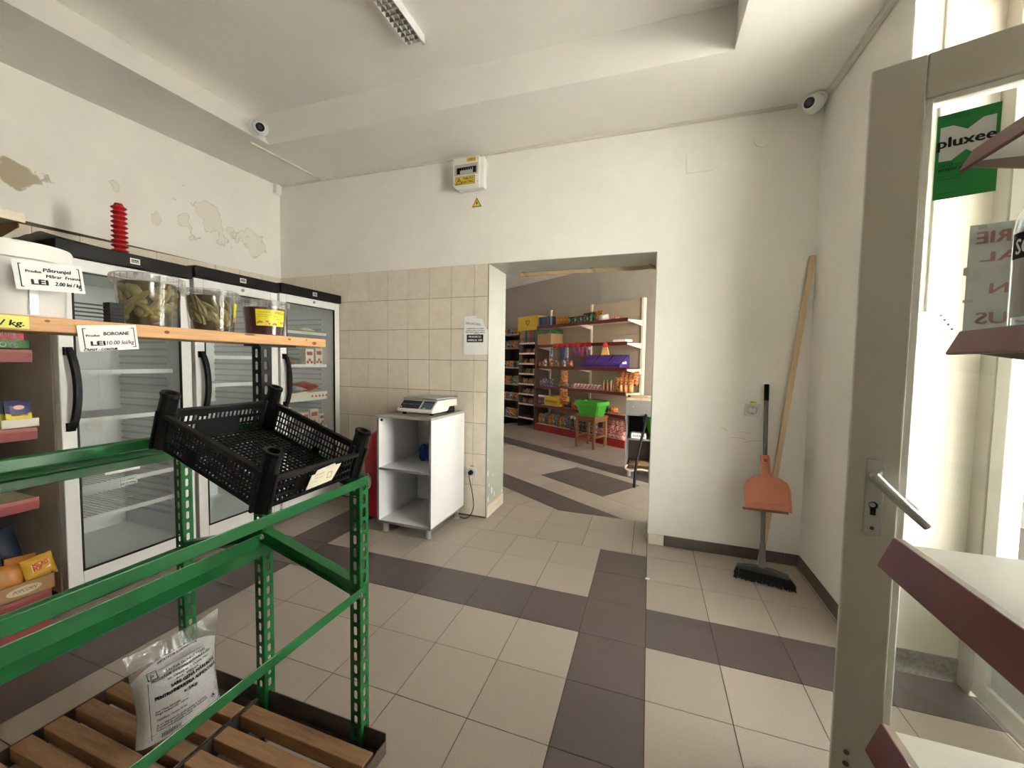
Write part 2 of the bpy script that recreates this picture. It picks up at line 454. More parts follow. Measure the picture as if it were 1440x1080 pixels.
for a in range(5):
    for c in range(2):
        slab(floor, [(tx[a], ty[c]), (tx[a + 1], ty[c]), (tx[a + 1], ty[c + 1]), (tx[a], ty[c + 1])], M_tile_beige)
structure(MB().box(DX0, DX1, -.001, .385, -.12, -.002).build('trim_2', M_grout))    # bed under the threshold tiles
# back room floor, laid at an angle
A2 = Vector((-2.052, 4.369)); D2 = Vector((.835, -.55)).normalized(); N2 = Vector((D2.y, -D2.x))
def back(u, v): p = A2 + D2 * u + N2 * v; return (p.x, p.y)
rows = [-1.9, -.9, .1, 1.1, 2.1, 3.1, 4.1, 4.6, 5.6, 6.6, 7.6, 8.6, 9.6, 10.6, 11.6, 12.6]
for k in range(len(rows) - 1):
    for u in range(-3, 15):
        v0, v1 = rows[k], rows[k + 1]
        poly = [back(u * T, v0 * T), back(u * T + T, v0 * T), back(u * T + T, v1 * T), back(u * T, v1 * T)]
        poly = clip(poly, 0, 1, .392); poly = clip(poly, -1, 0, -1.2)
        if len(poly) < 3: continue
        m = M_tile_beige
        if abs(v0 - 3.1) < .01 or abs(v0 - 7.6) < .01: m = M_tile_dark
        if 4.5 < v0 < 6.5 and 8 <= u < 11: m = M_tile_dark
        if abs(v0 - 4.6) < .01 and u == 7: m = M_tile_light
        if abs(v0 - 4.1) < .01 and u < 4: m = M_tile_beige
        slab(fl2, poly, m)

# wall tiles: 8 rows beside the doorway, two rows seen above the fridges
wt, wh = .2058, .255
Z0 = 2.053
xs = [-2.375 + .2058 * k for k in range(-5, 6)]
xs = [XL] + xs + [DX0 - .003]
bed = MB().box(XL, DX0 - .002, -.005, 0, 0, Z0)
structure(bed.build('trim_3', M_wgrout))
for r in range(8):
    z1, z0 = Z0 - r * wh, Z0 - (r + 1) * wh
    for k in range(len(xs) - 1):
        b = MB(); g = .0014; d = random.uniform(-.0006, .0006)
        g = .0019; b.box(xs[k] + g, xs[k + 1] - g, -.010 + d, -.003, z0 + g, z1 - g)
        b.build('wall_tile', M_wtile, wall_back)
structure(MB().box(XL, XL + .005, -2.45, 0, 0, 2.04).build('trim_4', M_wgrout))
for k in range(12):
    y1 = -.006 - k * wt; z1 = 2.055 + .022 * y1
    for r in range(2):
        b = MB(); g = .0014
        b.prism([(y1 - wt + g, z1 - (r + 1) * wh + g), (y1 - g, z1 - (r + 1) * wh + g), (y1 - g, z1 - r * wh - g), (y1 - wt + g, z1 - r * wh - g - .022 * wt)], 'x', XL + .003, XL + .010)
        b.build('wall_tile', M_wtile, wall_left)
# baseboards
bb = structure(MB().box(DX1, XR, -.004, 0, 0, .072).build('baseboard_back', M_wgrout))
ex = [DX1 + .002, .135, .262, .562, .862, XR - .004]
for k in range(5):
    MB().box(ex[k] + .0015, ex[k + 1] - .0015, -.011, -.002, .002, .075).build('baseboard_tile', M_tile_dark if k else M_wtile, bb, bevel=.001)
br = structure(MB().box(XR - .004, XR, -.88, 0, 0, .072).build('baseboard_right', M_wgrout))
for k in range(3):
    y1 = -.012 - .295 * k; y0 = max(-.878, y1 - .295)
    MB().box(XR - .011, XR - .002, y0 + .0015, y1 - .0015, .002, .075).build('baseboard_tile', M_tile_dark if k != 1 else M_tile_dark, br, bevel=.001)
structure(MB().box(XR + .0, 1.235, -.89, -.88, .0, .10).build('baseboard_niche', M_plinth))

# back room shell
WW = -.47
Lw, Rw = back(-4.2, WW), back(5.8, WW)
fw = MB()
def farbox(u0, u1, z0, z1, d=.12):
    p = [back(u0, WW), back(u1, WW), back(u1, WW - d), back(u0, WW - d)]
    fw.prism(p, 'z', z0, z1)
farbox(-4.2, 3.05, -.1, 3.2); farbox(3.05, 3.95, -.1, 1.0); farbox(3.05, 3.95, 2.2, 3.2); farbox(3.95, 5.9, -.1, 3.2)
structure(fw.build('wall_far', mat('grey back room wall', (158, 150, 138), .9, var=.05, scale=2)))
structure(MB().box(2.9, 3.05, .38, 2.2, -.1, 3.2).build('wall_side', M_wall))
structure(MB().box(-5.6, -5.45, .38, 7.2, -.1, 3.2).build('wall_side', M_wall))
structure(MB().prism([(-5.6, .2), (3.2, .2), (3.2, 2.2), (-5.6, 8.0)], 'z', 2.95, 3.1).build('ceiling', M_ceil))
_n3 = Vector((N2.x, N2.y, 0)); _p = back(3.5, WW - .14)
portal((_p[0], _p[1], 1.6), _n3.to_track_quat('-Z', 'Z').to_euler(), .9, 1.2)

# entrance screen: frame, low panel and pane
ds = structure(MB().box(1.22, 1.29, -.955, -.881, 0, 2.70).box(1.22, 1.29, -1.949, -1.875, 0, 2.70).box(1.22, 1.29, -1.875, -.955, 2.63, 2.70).box(1.22, 1.29, -1.875, -.955, 2.10, 2.17).build('door_1', M_pvc, bevel=.003))
MB().box(1.225, 1.285, -1.02, -.957, .02, 2.09).box(1.225, 1.285, -1.873, -1.81, .02, 2.09).box(1.225, 1.285, -1.81, -1.02, .02, .09).box(1.225, 1.285, -1.81, -1.02, 2.02, 2.09).box(1.225, 1.285, -1.81, -1.02, .38, .45).build('door_frame', M_pvc_white, ds, bevel=.004)
MB().box(1.24, 1.27, -1.81, -1.02, .09, .38).build('door_panel', mat('pale grey door panel', (206, 208, 206), .4, var=.05, scale=6), ds)
MB().box(1.25, 1.256, -1.81, -1.02, .45, 2.02).build('pane', M_glass, ds)
MB().box(1.25, 1.256, -1.875, -.955, 2.17, 2.63).build('pane', M_glass, ds)
wn = structure(MB().box(1.20, 1.27, -3.3, -3.25, 1.3, 2.1).box(1.20, 1.27, -2.75, -2.7, 1.3, 2.1).box(1.20, 1.27, -3.25, -2.75, 1.3, 1.35).box(1.20, 1.27, -3.25, -2.75, 2.05, 2.1).build('added_window', M_pvc_white))  # added window, unseen, lets in extra daylight to brighten the back wall
MB().box(1.23, 1.236, -3.25, -2.75, 1.35, 2.05).build('pane', M_glass, wn)
structure(MB().box(-5.6, XL - .19, .22, .38, -.1, 3.2).build('wall_side', M_wall))
# street outside
structure(MB().box(1.31, 14, -45, 12, -.25, -.12).build('ground', mat('pale paving', (188, 184, 178), .9, var=.1, scale=3)))
structure(MB().box(8, 8.4, -45, 12, -.12, 5).build('facade', mat('pale facade', (212, 208, 200), .9, var=.1, scale=1.5)))

structure(MB().box(1.31, 2.7, -3.2, .2, 2.74, 2.84).build('shade_canopy', mat('added shade canopy', (180, 176, 170), .9, var=.1, scale=3)))  # added slab out of view, keeps sky light off the entrance reveal
structure(MB().box(XR + .002, 1.222, -.884, -.880, .10, 2.72).build('added_lining', mat('cream darkened reveal lining', (216, 208, 190), .7, var=.06, scale=3)))  # added lining; its darker cream tones down the bright light on the reveal
# niche reveal: vertical cable cover and socket box; door lining strip
b = MB().box(1.040, 1.075, -.896, -.884, 1.50, 2.72)
tag(b.build('cable_cover', M_pvc_white, bevel=.002), 'white vertical cable cover on the niche reveal behind the glass door', 'cable cover')
t = thing('socket_strip', 'white multi socket strip on the niche reveal behind the door glass', 'socket', (1.065, -.884, 1.455))
MB().box(-.075, .06, -.03, 0, -.035, .045).build('socket_body', M_pvc_white, t, bevel=.005)
b = MB()
for k in range(4): b.cyl((.010 + .012 * k, -.0302, .03 - .018 * k), (.010 + .012 * k, -.031, .03 - .018 * k), .005, 8)
b.build('socket_hole', M_black, t)

# cable ducts along the ceiling
def duct(name, pts, w, h, label):
    b = MB()
    for p, q in zip(pts, pts[1:]):
        p, q = Vector(p), Vector(q); d = (q - p).normalized(); s = Vector((-d.y, d.x, 0))
        b.add([p - s * w / 2, p + s * w / 2, q + s * w / 2, q - s * w / 2, p - s * w / 2 - Vector((0, 0, h)), p + s * w / 2 - Vector((0, 0, h)), q + s * w / 2 - Vector((0, 0, h)), q - s * w / 2 - Vector((0, 0, h))],
              [(0, 1, 2, 3), (4, 7, 6, 5), (0, 4, 5, 1), (1, 5, 6, 2), (2, 6, 7, 3), (3, 7, 4, 0)])
    return tag(b.build(name, mat('white cable duct', (214, 208, 196), .5), bevel=.002), label, 'cable duct')
duct('cable_duct', [cz(XL + .03, -.012, 0), cz(.80, -.012, 0)], .022, .016, 'thin white cable duct along the top of the back wall')
duct('cable_duct', [cz(XR - .016, -.13, 0), cz(XR - .016, -2.2, 0)], .028, .028, 'white cable duct along the top of the right wall above the door')
duct('cable_duct', [cz(-2.885, -.70, 0), cz(-2.885, -.025, 0)], .022, .014, 'short white cable duct below the left ceiling camera')
t = tag(MB().box(XL + .002, XL + .05, -.075, -.02, 2.83, 2.915).build('junction_box', M_white_metal, bevel=.004), 'small white junction box in the left ceiling corner', 'junction box')

# ---------------------------------------------------------------- fridges along the left wall
M_liner = mat('white fridge liner', (228, 230, 230), .4, var=.03, scale=3)
M_liner_grey = mat('grey fridge liner', (190, 198, 202), .45)
M_ink_w = mat('white print', (230, 230, 228), .6)
def fridge(y0, y1, h, label, shelves):
    w = y1 - y0; D = .68
    t = thing('display_fridge', label, 'fridge', (-2.67, y0, 0), 0, 'display fridges on the left wall')
    b = MB()                                              # body shell, open to the front
    b.box(-D, -.055, .0, .035, .09, h - .07); b.box(-D, -.055, w - .035, w, .09, h - .07)
    b.box(-D, -D + .04, .035, w - .035, .09, h - .07); b.box(-D, -.055, .035, w - .035, h - .11, h - .07)
    b.box(-D, -.055, .035, w - .035, .09, .16)
    b.build('body', M_side_metal, t, bevel=.003)
    b = MB()                                              # liner with ribbed sides
    b.box(-D + .04, -D + .045, .036, w - .036, .161, h - .111); b.box(-D + .045, -.06, .0355, .04, .161, h - .111); b.box(-D + .045, -.06, w - .04, w - .0355, .161, h - .111)
    b.box(-D + .045, -.06, .04, w - .04, .1605, .165); b.box(-D + .045, -.06, .04, w - .04, h - .115, h - .1105)
    b.build('liner', M_liner, t)
    for yy in (.04, w - .049):
        b = MB(); z = .28
        while z < h - .2:
            b.box(-D + .05, -.16, yy, yy + .009, z, z + .014); z += .045
        b.build('side_ribs', M_liner_grey, t)['kind'] = 'stuff'
    b = MB()
    for k in range(6): b.box(-D + .046, -D + .05, .12, w - .12, h - .36 + .025 * k, h - .35 + .025 * k)
    for k in range(5): b.box(-D + .046, -D + .05, .12, w - .30, h - .30 + .0 * k, h - .299)
    b.build('vent_grille', mat('dark vent slot', (70, 74, 78), .6), t)
    for i, z in enumerate(shelves):                       # wire shelves with a white front strip
        b = MB().box(-.115, -.11, .045, w - .045, z - .012, z + .012)
        for k in range(22):
            yy = .05 + (w - .1) * k / 21
            b.box(-D + .08, -.115, yy - .0016, yy + .0016, z - .002, z + .002)
        for xx in (-D + .09, -.36): b.box(xx - .003, xx + .003, .045, w - .045, z - .006, z - .002)
        b.build('wire_shelf', M_white_metal, t)
    b = MB()                                              # door frame of four profiles
    b.box(-.05, 0, .004, .060, .10, h - .075); b.box(-.05, 0, w - .060, w - .004, .10, h - .075)
    b.box(-.05, 0, .060, w - .060, .10, .185); b.box(-.05, 0, .060, w - .060, h - .135, h - .075)
    dr = b.build('door', M_white_metal, t, bevel=.004)
    b = MB(); g = .007
    b.box(-.012, .001, .060, .060 + g, .185, h - .135); b.box(-.012, .001, w - .060 - g, w - .060, .185, h - .135)
    b.box(-.012, .001, .060, w - .060, .185, .185 + g); b.box(-.012, .001, .060, w - .060, h - .135 - g, h - .135)
    b.build('door_seal', M_black, dr)
    MB().box(-.014, -.010, .060, w - .060, .185, h - .135).build('pane', M_fridge_glass, dr)
    b = MB(); n = 14; pts = []                            # bowed black handle on the left profile
    prof = []
    for k in range(n + 1):
        s = k / n; z = .905 + s * .41; bow = math.sin(PI * s) ** .6
        prof.append((z, .012 + .038 * bow, .032 + .016 * bow))
    rings = []
    for (z, o, yy) in prof:
        rings.append([(o - .011, yy - .016, z), (o + .006, yy - .012, z), (o + .010, yy, z), (o + .006, yy + .012, z), (o - .011, yy + .016, z)])
    b.ring(rings); b.box(-.001, .02, .018, .046, .905, .945); b.box(-.001, .02, .018, .046, 1.275, 1.315)
    b.build('handle', M_black, dr, smooth=True)
    hd = MB().box(-D + .02, .022, .0, w, h - .072, h).build('header', M_black, t, bevel=.004)
    MB().box(.0221, .0226, w / 2 - .012, w / 2 + .032, h - .052, h - .022).build('display_frame', M_white_paper, hd)
    b = MB().box(.0227, .0230, w / 2 - .006, w / 2 + .026, h - .045, h - .029)
    ds_ = b.build('display', M_black_ink, hd)
    b = MB(); put_text(b, '8888', .012, w / 2 - .004, h - .0425, lambda u, v: Vector((.0232, u, v)), w=.028); b.build('digits', M_ink_w, hd)
    lk = MB().cyl((0, w / 2 + .02, h - .10), (.008, w / 2 + .02, h - .10), .011, 14).build('lock', M_zinc, t)
    MB().box(.008, .0085, w / 2 + .018, w / 2 + .022, h - .106, h - .094).build('key_slot', M_black, lk)
    MB().box(-D + .02, -.06, .01, w - .01, .03, .09).build('plinth', M_black, t)
    for yy in (.05, w - .05):
        MB().cyl((-.10, yy, 0), (-.10, yy, .035), .02, 10).build('foot', M_black, t)
        MB().cyl((-D + .07, yy, 0), (-D + .07, yy, .035), .02, 10).build('foot', M_black, t)
    return t
SH = [.44, .665, .93, 1.22, 1.50]
fridge(-1.865, -1.272, 1.825, 'first fridge from the camera, empty, white framed glass door with black header', [.41, .58, .935, 1.19, 1.45])
fridge(-1.258, -.668, 1.842, 'middle fridge of the row, empty, half behind the black slotted upright', [.44, .66, .93, 1.09, 1.28])
fridge(-.655, -.035, 1.852, 'fridge in the back corner holding milk cartons and packets behind glass', SH)

# things lying on the first fridge
b = MB()
prof = [(.001, 0), (.030, 0)]
for k in range(11):
    z = .012 + k * .0268; r = .0385 - .0003 * k
    prof += [(.023, z), (.025, z + .004), (r, z + .0125), (r, z + .0150), (.025, z + .0235), (.023, z + .0262)]
prof += [(.020, .31), (.018, .318), (.001, .318)]
tag(b.lathe(prof, 24, ends=False).build('bellows', mat('glossy red plastic', (178, 24, 26), .3), smooth=False, loc=(-2.90, -1.495, 1.825 + .003)), 'tall red ribbed plastic bellows standing on the first fridge', 'bellows')
b = MB(); random.seed(3)
def shf(u, v): return Vector((-2.96 + .29 * u, -1.90 + .24 * v, 1.8295 + .016 * (1 - v) ** 2 * u + .004 * math.sin(9 * u + 3 * v) ** 2 * (1 - v)))
b.grid(shf, 12, 10); b.grid(lambda u, v: shf(u, v) - Vector((0, 0, .003)), 12, 10, flip=True)
tag(b.build('plastic_sheet', mat('grey plastic sheet', (186, 184, 184), .35, var=.2, scale=9), smooth=True), 'crumpled grey plastic sheet lying on top of the first fridge', 'sheet')

# goods in the corner fridge: (kind, y, z shelf index, ...)
M_cart = mat('cream carton', (226, 216, 200), .55, var=.06, scale=9, rnd=.06)
M_cart_r = mat('red carton print', (176, 60, 52), .55)
M_brown_pk = mat('brown bread bag', (160, 128, 92), .5, var=.25, scale=14)
M_blue_pk = mat('blue white packet', (70, 84, 120), .45, var=.5, scale=16, var2=(225, 225, 228))
M_red_pk = mat('red sausage packet', (176, 52, 44), .4, var=.4, scale=20)
FX = -2.86
def carton(x, y, z, w, d, h, label, cap=True, group='cartons in the corner fridge', rz=0.0):
    t = thing('carton', label, 'carton', (x, y, z), rz, group)
    MB().box(-d / 2, d / 2, -w / 2, w / 2, 0, h).build('box', M_cart, t, bevel=.002)
    b = MB(); b.box(d / 2, d / 2 + .0006, -w * .36, w * .36, h * .62, h * .84)
    for k in range(3):
        b.lathe([(.001, 0), (w * .16, 0), (w * .16, .0007), (.001, .0007)], 10, T=Matrix.Translation((d / 2, (-.25 + .25 * k) * w, h * (.2 + .14 * (k % 2)))) @ Matrix.Rotation(PI / 2, 4, 'Y'))
    b.build('print', M_cart_r, t)
    return t
z4, z3, z2, z1 = 1.502, 1.222, .932, .667
carton(FX, -.225, z3, .085, .07, .145, 'tall cream carton on the second glass shelf, left of two')
carton(FX, -.120, z3, .075, .07, .155, 'tall cream carton on the second glass shelf, right of two')
carton(FX, -.275, z1, .07, .07, .15, 'cream red carton on the lowest visible shelf, left of three')
carton(FX, -.180, z1, .09, .07, .165, 'cream red carton on the lowest visible shelf, middle of three')
carton(FX, -.085, z1, .08, .07, .115, 'short cream red carton on the lowest visible shelf, right of three')
def packet(name, x, y, z, w, d, h, m, label, cat='packet', rz=0.0, group=None, tilt=0.0):
    """soft filled packet: a pillow with crimped ends"""
    b = MB()
    def top(u, v):
        a = (4 * u * (1 - u)) ** .55 * (4 * v * (1 - v)) ** .4
        return a
    f1 = lambda u, v: Vector(((u - .5) * d, (v - .5) * w, h * .5 + h * .5 * top(u, v) * (1 + .15 * math.sin(9 * u + 5 * v))))
    f2 = lambda u, v: Vector(((u - .5) * d, (v - .5) * w, h * .5 - h * .5 * top(u, v)))
    b.grid(f1, 9, 9); b.grid(f2, 9, 9, flip=True)
    o = b.build(name, m, smooth=True, loc=(x, y, z), rot=(0, tilt, rz))
    return tag(o, label, cat, group)
packet('bread_bag', FX, -.46, z3, .20, .14, .075, M_brown_pk, 'brown filled bag lying on the second shelf of the corner fridge')
packet('sausage_packet', FX - .05, -.24, z2 + .055, .24, .20, .09, M_red_pk, 'red vacuum packet heaped on the third shelf of the corner fridge')
packet('cheese_packet', FX + .03, -.40, z2 + .055, .18, .14, .06, M_blue_pk, 'blue white packet on the carton tray in the corner fridge')
b = MB().box(-.13, .10, -.26, .26, 0, .003); b.box(.097, .10, -.26, .26, 0, .055); b.box(-.13, -.127, -.26, .26, 0, .055); b.box(-.13, .1, -.26, -.257, 0, .055); b.box(-.13, .1, .257, .26, 0, .055)
t = thing('carton_tray', 'low cream cardboard tray on the third shelf of the corner fridge', 'tray', (FX - .02, -.31, z2 + .002))
b.build('tray', M_cart, t)
b = MB()
for k in range(5): b.add([(.101, .05 + .04 * k, .012), (.101, .08 + .04 * k, .012), (.101, .065 + .04 * k, .036)], [(0, 1, 2)])
b.build('print', M_cart_r, t)
packet('butter_pack', FX, -.24, z4, .15, .09, .05, mat('yellow white wrap', (222, 212, 172), .45, var=.2, scale=20), 'pale wrapped pack on the top shelf of the corner fridge', 'packet')
packet('cheese_pack', FX, -.52, z4, .08, .08, .04, mat('pink white wrap', (222, 200, 196), .45, var=.5, scale=24, var2=(190, 70, 70)), 'small pink white pack on the top shelf of the corner fridge')
t = thing('milk_bottle', 'white plastic milk bottle on the lowest visible shelf of the corner fridge', 'bottle', (FX, -.42, z1))
MB().lathe([(.001, 0), (.034, 0), (.036, .01), (.036, .12), (.030, .15), (.015, .175), (.015, .185), (.001, .185)], 18, ends=False).build('bottle', M_white_metal, t, smooth=True)
MB().lathe([(.0365, .03), (.0365, .075)], 18, ends=False).build('label', M_cart_r, t)
MB().lathe([(.001, .205), (.017, .205), (.017, .185), (.001, .185)], 14, ends=False).build('cap', M_white_paper, t)

# price tags hanging on the first fridge
def paper_tag(label, o, ux, vx, w, h, lines, name='price_tag', m=None, frame=False, curl=0.0):
    t = thing(name, label, 'price tag' if 'price' in name else 'note', o)
    F0 = plane((0, 0, 0), ux, vx); n = Vector(ux).normalized().cross(Vector(vx).normalized())
    F = lambda u, v: F0(u, v) + n * (curl * (u / w) * (1 - u / w) * 4)
    b = MB(); b.grid(lambda a, c: F(a * w, c * h), 8, 2); b.grid(lambda a, c: F(a * w, c * h) - n * .0006, 8, 2, flip=True)
    b.build('card', m or M_white_paper, t)
    b = MB(); G = lambda u, v: F(u, v) + n * .0004
    if frame: rect_line(b, w * .07, h * .09, w * .95, h * .89, h * .028, G)
    for (s, size, u, v, kw) in lines: put_text(b, s, size * h, u * w, v * h, G, **{k: (x * w if k == 'w' else x) for k, x in kw.items()})
    b.build('lettering', M_black_ink, t)
    return t
t = thing('price_tag', 'white card taped to the first fridge glass under the green beam', 'price tag', (-2.655, -1.715, .655))
MB().box(0, .001, 0, .15, 0, .05).build('card', M_white_paper, t)

# ---------------------------------------------------------------- gondola shelf at the left edge
gx, gy = -2.70, -1.932
t = thing('wall_gondola', 'cream wall gondola with faded red shelf rails left of the first fridge', 'shelf unit', (gx, gy, 0))
MB().box(-.40, -.385, -1.5, 0, 0, 1.95).build('back_panel', mat('grey brown back panel', (172, 158, 144), .6, var=.1, scale=3), t)
for yy in (-.035, -1.35):
    b = MB().box(-.385, -.355, yy - .02, yy + .02, 0, 1.95); b.build('upright', M_black, t, bevel=.002)
def rail_shelf(z, name, x1=0.0, m=M_red_pink, parent=t, y0=-1.5):
    s = MB().box(-.36, x1 - .012, y0, 0, z - .006, z).build(name, M_cream, parent)
    b = MB().prism([(x1 - .014, z - .052), (x1 - .004, z - .052), (x1, z - .012), (x1 - .002, z + .006), (x1 - .012, z + .006)], 'y', y0, -.002)
    b.build('shelf_rail', m, s, bevel=.002)
    MB().prism([(-.355, z - .07), (x1 - .05, z - .03), (x1 - .03, z - .006), (-.355, z - .006)], 'y', -.004, -.001).build('bracket', M_cream, s)
    return s
rail_shelf(1.292, 'shelf'); rail_shelf(.935, 'shelf', .012); rail_shelf(.603, 'shelf', .0)
rail_shelf(.175, 'base_shelf', .07)
MB().box(-.36, .06, -1.5, -.004, 0, .10).build('kick_plate', M_red_pink, t)
s = MB().box(-.36, -.02, -1.5, .0, 1.885, 1.90).build('top_shelf', M_cream, t)
MB().prism([(-.36, 1.80), (-.06, 1.86), (-.06, 1.885), (-.36, 1.885)], 'y', -.006, -.002).build('bracket', mat('brown bracket', (120, 92, 66), .6), s)
MB().box(-.02, -.012, -1.5, .0, 1.875, 1.915).build('rail', M_cream, s)
# cartons and bags on it
M_red_box = mat('red pudding carton', (192, 34, 40), .45, var=.1, scale=6)
M_green_tray = mat('green tray carton', (64, 120, 52), .5)
M_pinkish = mat('pale pink print', (232, 170, 166), .5)
t = thing('pudding_case', 'red pudding carton in a green lettered tray on the upper gondola shelf', 'carton', (gx, gy - .01, 1.299))
MB().box(-.16, -.012, -.30, -.012, .004, .105).build('carton', M_red_box, t, bevel=.002)
FP = plane((-.0115, -.30, 0), (0, 1, 0), (0, 0, 1), .0004)
b = MB(); put_text(b, 'Pudding', .045, .175, .056, FP, w=.095, bold=.0006); put_text(b, 'original', .018, .215, .084, FP, w=.05); b.build('lettering', M_white_paper, t)
b = MB()
for k in range(7): b.sphere((-.012, -.27 + .04 * k, .03), .016, 8, sx=.1)
b.build('picture', M_pinkish, t)
b = MB().box(-.17, 0, -.31, -.0, 0, .004); b.box(-.003, 0, -.31, 0, 0, .042); b.box(-.17, 0, -.003, 0, 0, .042)
b.build('tray', M_green_tray, t)
b = MB(); put_text(b, 'LOYD', .034, .205, .008, plane((0, -.31, 0), (0, 1, 0), (0, 0, 1), .0006), w=.075, bold=.001); b.build('tray_lettering', M_white_paper, t)

t = thing('carton_tray', 'white cardboard display tray on the middle gondola shelf', 'tray', (gx + .012, gy + .005, .942))
b = MB().box(-.12, 0, -.14, 0, 0, .003); b.box(-.003, 0, -.115, 0, 0, .040); b.box(-.12, 0, -.003, 0, 0, .040); b.box(-.12, -.117, -.14, 0, 0, .04); b.box(-.12, 0, -.14, -.137, 0, .04)
b.build('tray', mat('cream white card', (226, 220, 206), .7, var=.05, scale=8), t)
M_sach = mat('yellow sachet', (226, 208, 40), .4, var=.1, scale=9); M_sachb = mat('navy sachet print', (28, 34, 92), .4)
for k, (dy, dx) in enumerate(((.002, -.02), (-.008, -.055), (-.016, -.09))):
    t = thing('spice_sachet', ['yellow navy spice sachet standing frontmost in the white tray', 'yellow navy spice sachet standing second in the white tray', 'yellow navy spice sachet standing at the back of the white tray'][k], 'sachet', (gx + .012 + dx, gy + dy - .005, .946), 0, 'sachets in the white tray', rot=(0, -.12, 0))
    b = MB(); f = lambda u, v: Vector((.006 * (4 * u * (1 - u) * 4 * v * (1 - v)) ** .5, -.085 + .08 * u, .116 * v)); b.grid(f, 6, 6); b.grid(lambda u, v: Vector((-.003, f(u, v).y, f(u, v).z)), 6, 6, flip=True); b.build('bag', M_sach, t, smooth=True)
    b = MB(); b.grid(lambda u, v: f(u, .55 + .45 * v - .08 * math.sin(PI * u) * (1 - v)) + Vector((.0006, 0, 0)), 6, 3); b.build('top_print', M_sachb, t)
    b = MB(); put_text(b, 'MURATURI', .014, .016, .049, lambda u, v: f(u / .08, v / .116) + Vector((.0012, 0, 0)), w=.05, bold=.0003); b.build('lettering', M_black_ink, t)
    b = MB(); b.add([f(.5 + .22 * math.cos(a), .76 + .09 * math.sin(a)) + Vector((.0012, 0, 0)) for a in [2 * PI * i / 14 for i in range(14)]], [tuple(range(14))]); b.build('emblem', mat('pale pink emblem', (230, 180, 170), .5), t)
packet('red_packet', gx - .05, gy - .19, .95, .10, .05, .09, M_red_pk, 'red packet standing left of the spice sachets on the gondola')

M_kraft = mat('kraft cardboard', (166, 130, 90), .75, var=.1, scale=10)
t = thing('popcorn_tray', 'brown cardboard tray of snack bags on the gondola base shelf', 'tray', (gx + .075, gy + .01, .182))
b = MB().box(-.30, 0, -.40, 0, 0, .004); b.box(-.004, 0, -.40, 0, 0, .07); b.box(-.30, 0, -.004, 0, 0, .07); b.box(-.30, -.296, -.40, 0, 0, .07)
b.build('tray', M_kraft, t)
b = MB(); b.add([(.0008, -.10 + .055 * math.cos(a), .036 + .02 * math.sin(a)) for a in [2 * PI * i / 18 for i in range(18)]], [tuple(range(18))]); b.build('emblem', mat('pale emblem', (206, 190, 160), .7), t)
b = MB(); put_text(b, 'POPCORN', .02, -.135, .03, lambda u, v: Vector((.0012, u, v)), w=.07, shear=.3); b.build('lettering', M_black_ink, t)
M_pop = mat('golden popcorn bag', (206, 158, 54), .38, var=.12, scale=8); M_pop2 = mat('orange popcorn bag', (186, 120, 44), .38, var=.12, scale=8)
def popbag(x, y, z, rx, rz, m, label, word=True, w=.15, h=.13):
    t = thing('popcorn_bag', label, 'bag', (x, y, z), 0, 'snack bags in the cardboard tray', rot=(rx, -.25, rz))
    th = lambda u, v: .022 * (4 * u * (1 - u)) ** .5 * (4 * v * (1 - v)) ** .5 + .002 * math.sin(14 * u + 6 * v)
    f = lambda u, v: Vector((th(u, v), (u - .5) * w, v * h)); b = MB(); b.grid(f, 10, 8); b.grid(lambda u, v: Vector((-th(u, v), (u - .5) * w, v * h)), 10, 8, flip=True); b.build('bag', m, t, smooth=True)
    if word:
        b = MB(); g = lambda u, v: f(max(0, min(1, u)), v) + Vector((.0012, 0, 0))
        patch(b, .22, .38, .78, .70, g); b.build('label_panel', mat('cream print', (232, 210, 160), .5), t)
        b = MB(); G = lambda u, v: f(u / w, v / h) + Vector((.002, 0, 0)); put_text(b, 'MICRO', .03, w * .25, h * .56, G, w=w * .48, bold=.0006); put_text(b, 'POP', .03, w * .25, h * .41, G, w=w * .26, bold=.0006); b.build('lettering', M_red_box, t)
    return t
popbag(gx + .045, gy - .020, .232, .10, .05, M_pop, 'golden popcorn bag standing at the right of the cardboard tray', True, .105, .108)
popbag(gx - .005, gy - .070, .235, -.15, .2, M_pop2, 'orange popcorn bag just behind the golden bag', True, .105, .11)
popbag(gx + .035, gy - .135, .215, -.2, .0, M_pop2, 'orange popcorn bag at the left of the cardboard tray', False, .11, .12)
popbag(gx - .075, gy - .17, .25, .05, .1, mat('white black snack bag', (206, 200, 190), .4, var=.9, scale=22, var2=(30, 28, 28)), 'white and black snack bag behind the popcorn', False, .16, .17)
popbag(gx - .12, gy - .09, .26, .08, .1, mat('navy snack bag', (44, 56, 84), .4, var=.5, scale=20, var2=(20, 24, 36)), 'navy snack bag leaning against the gondola back', False, .16, .19)

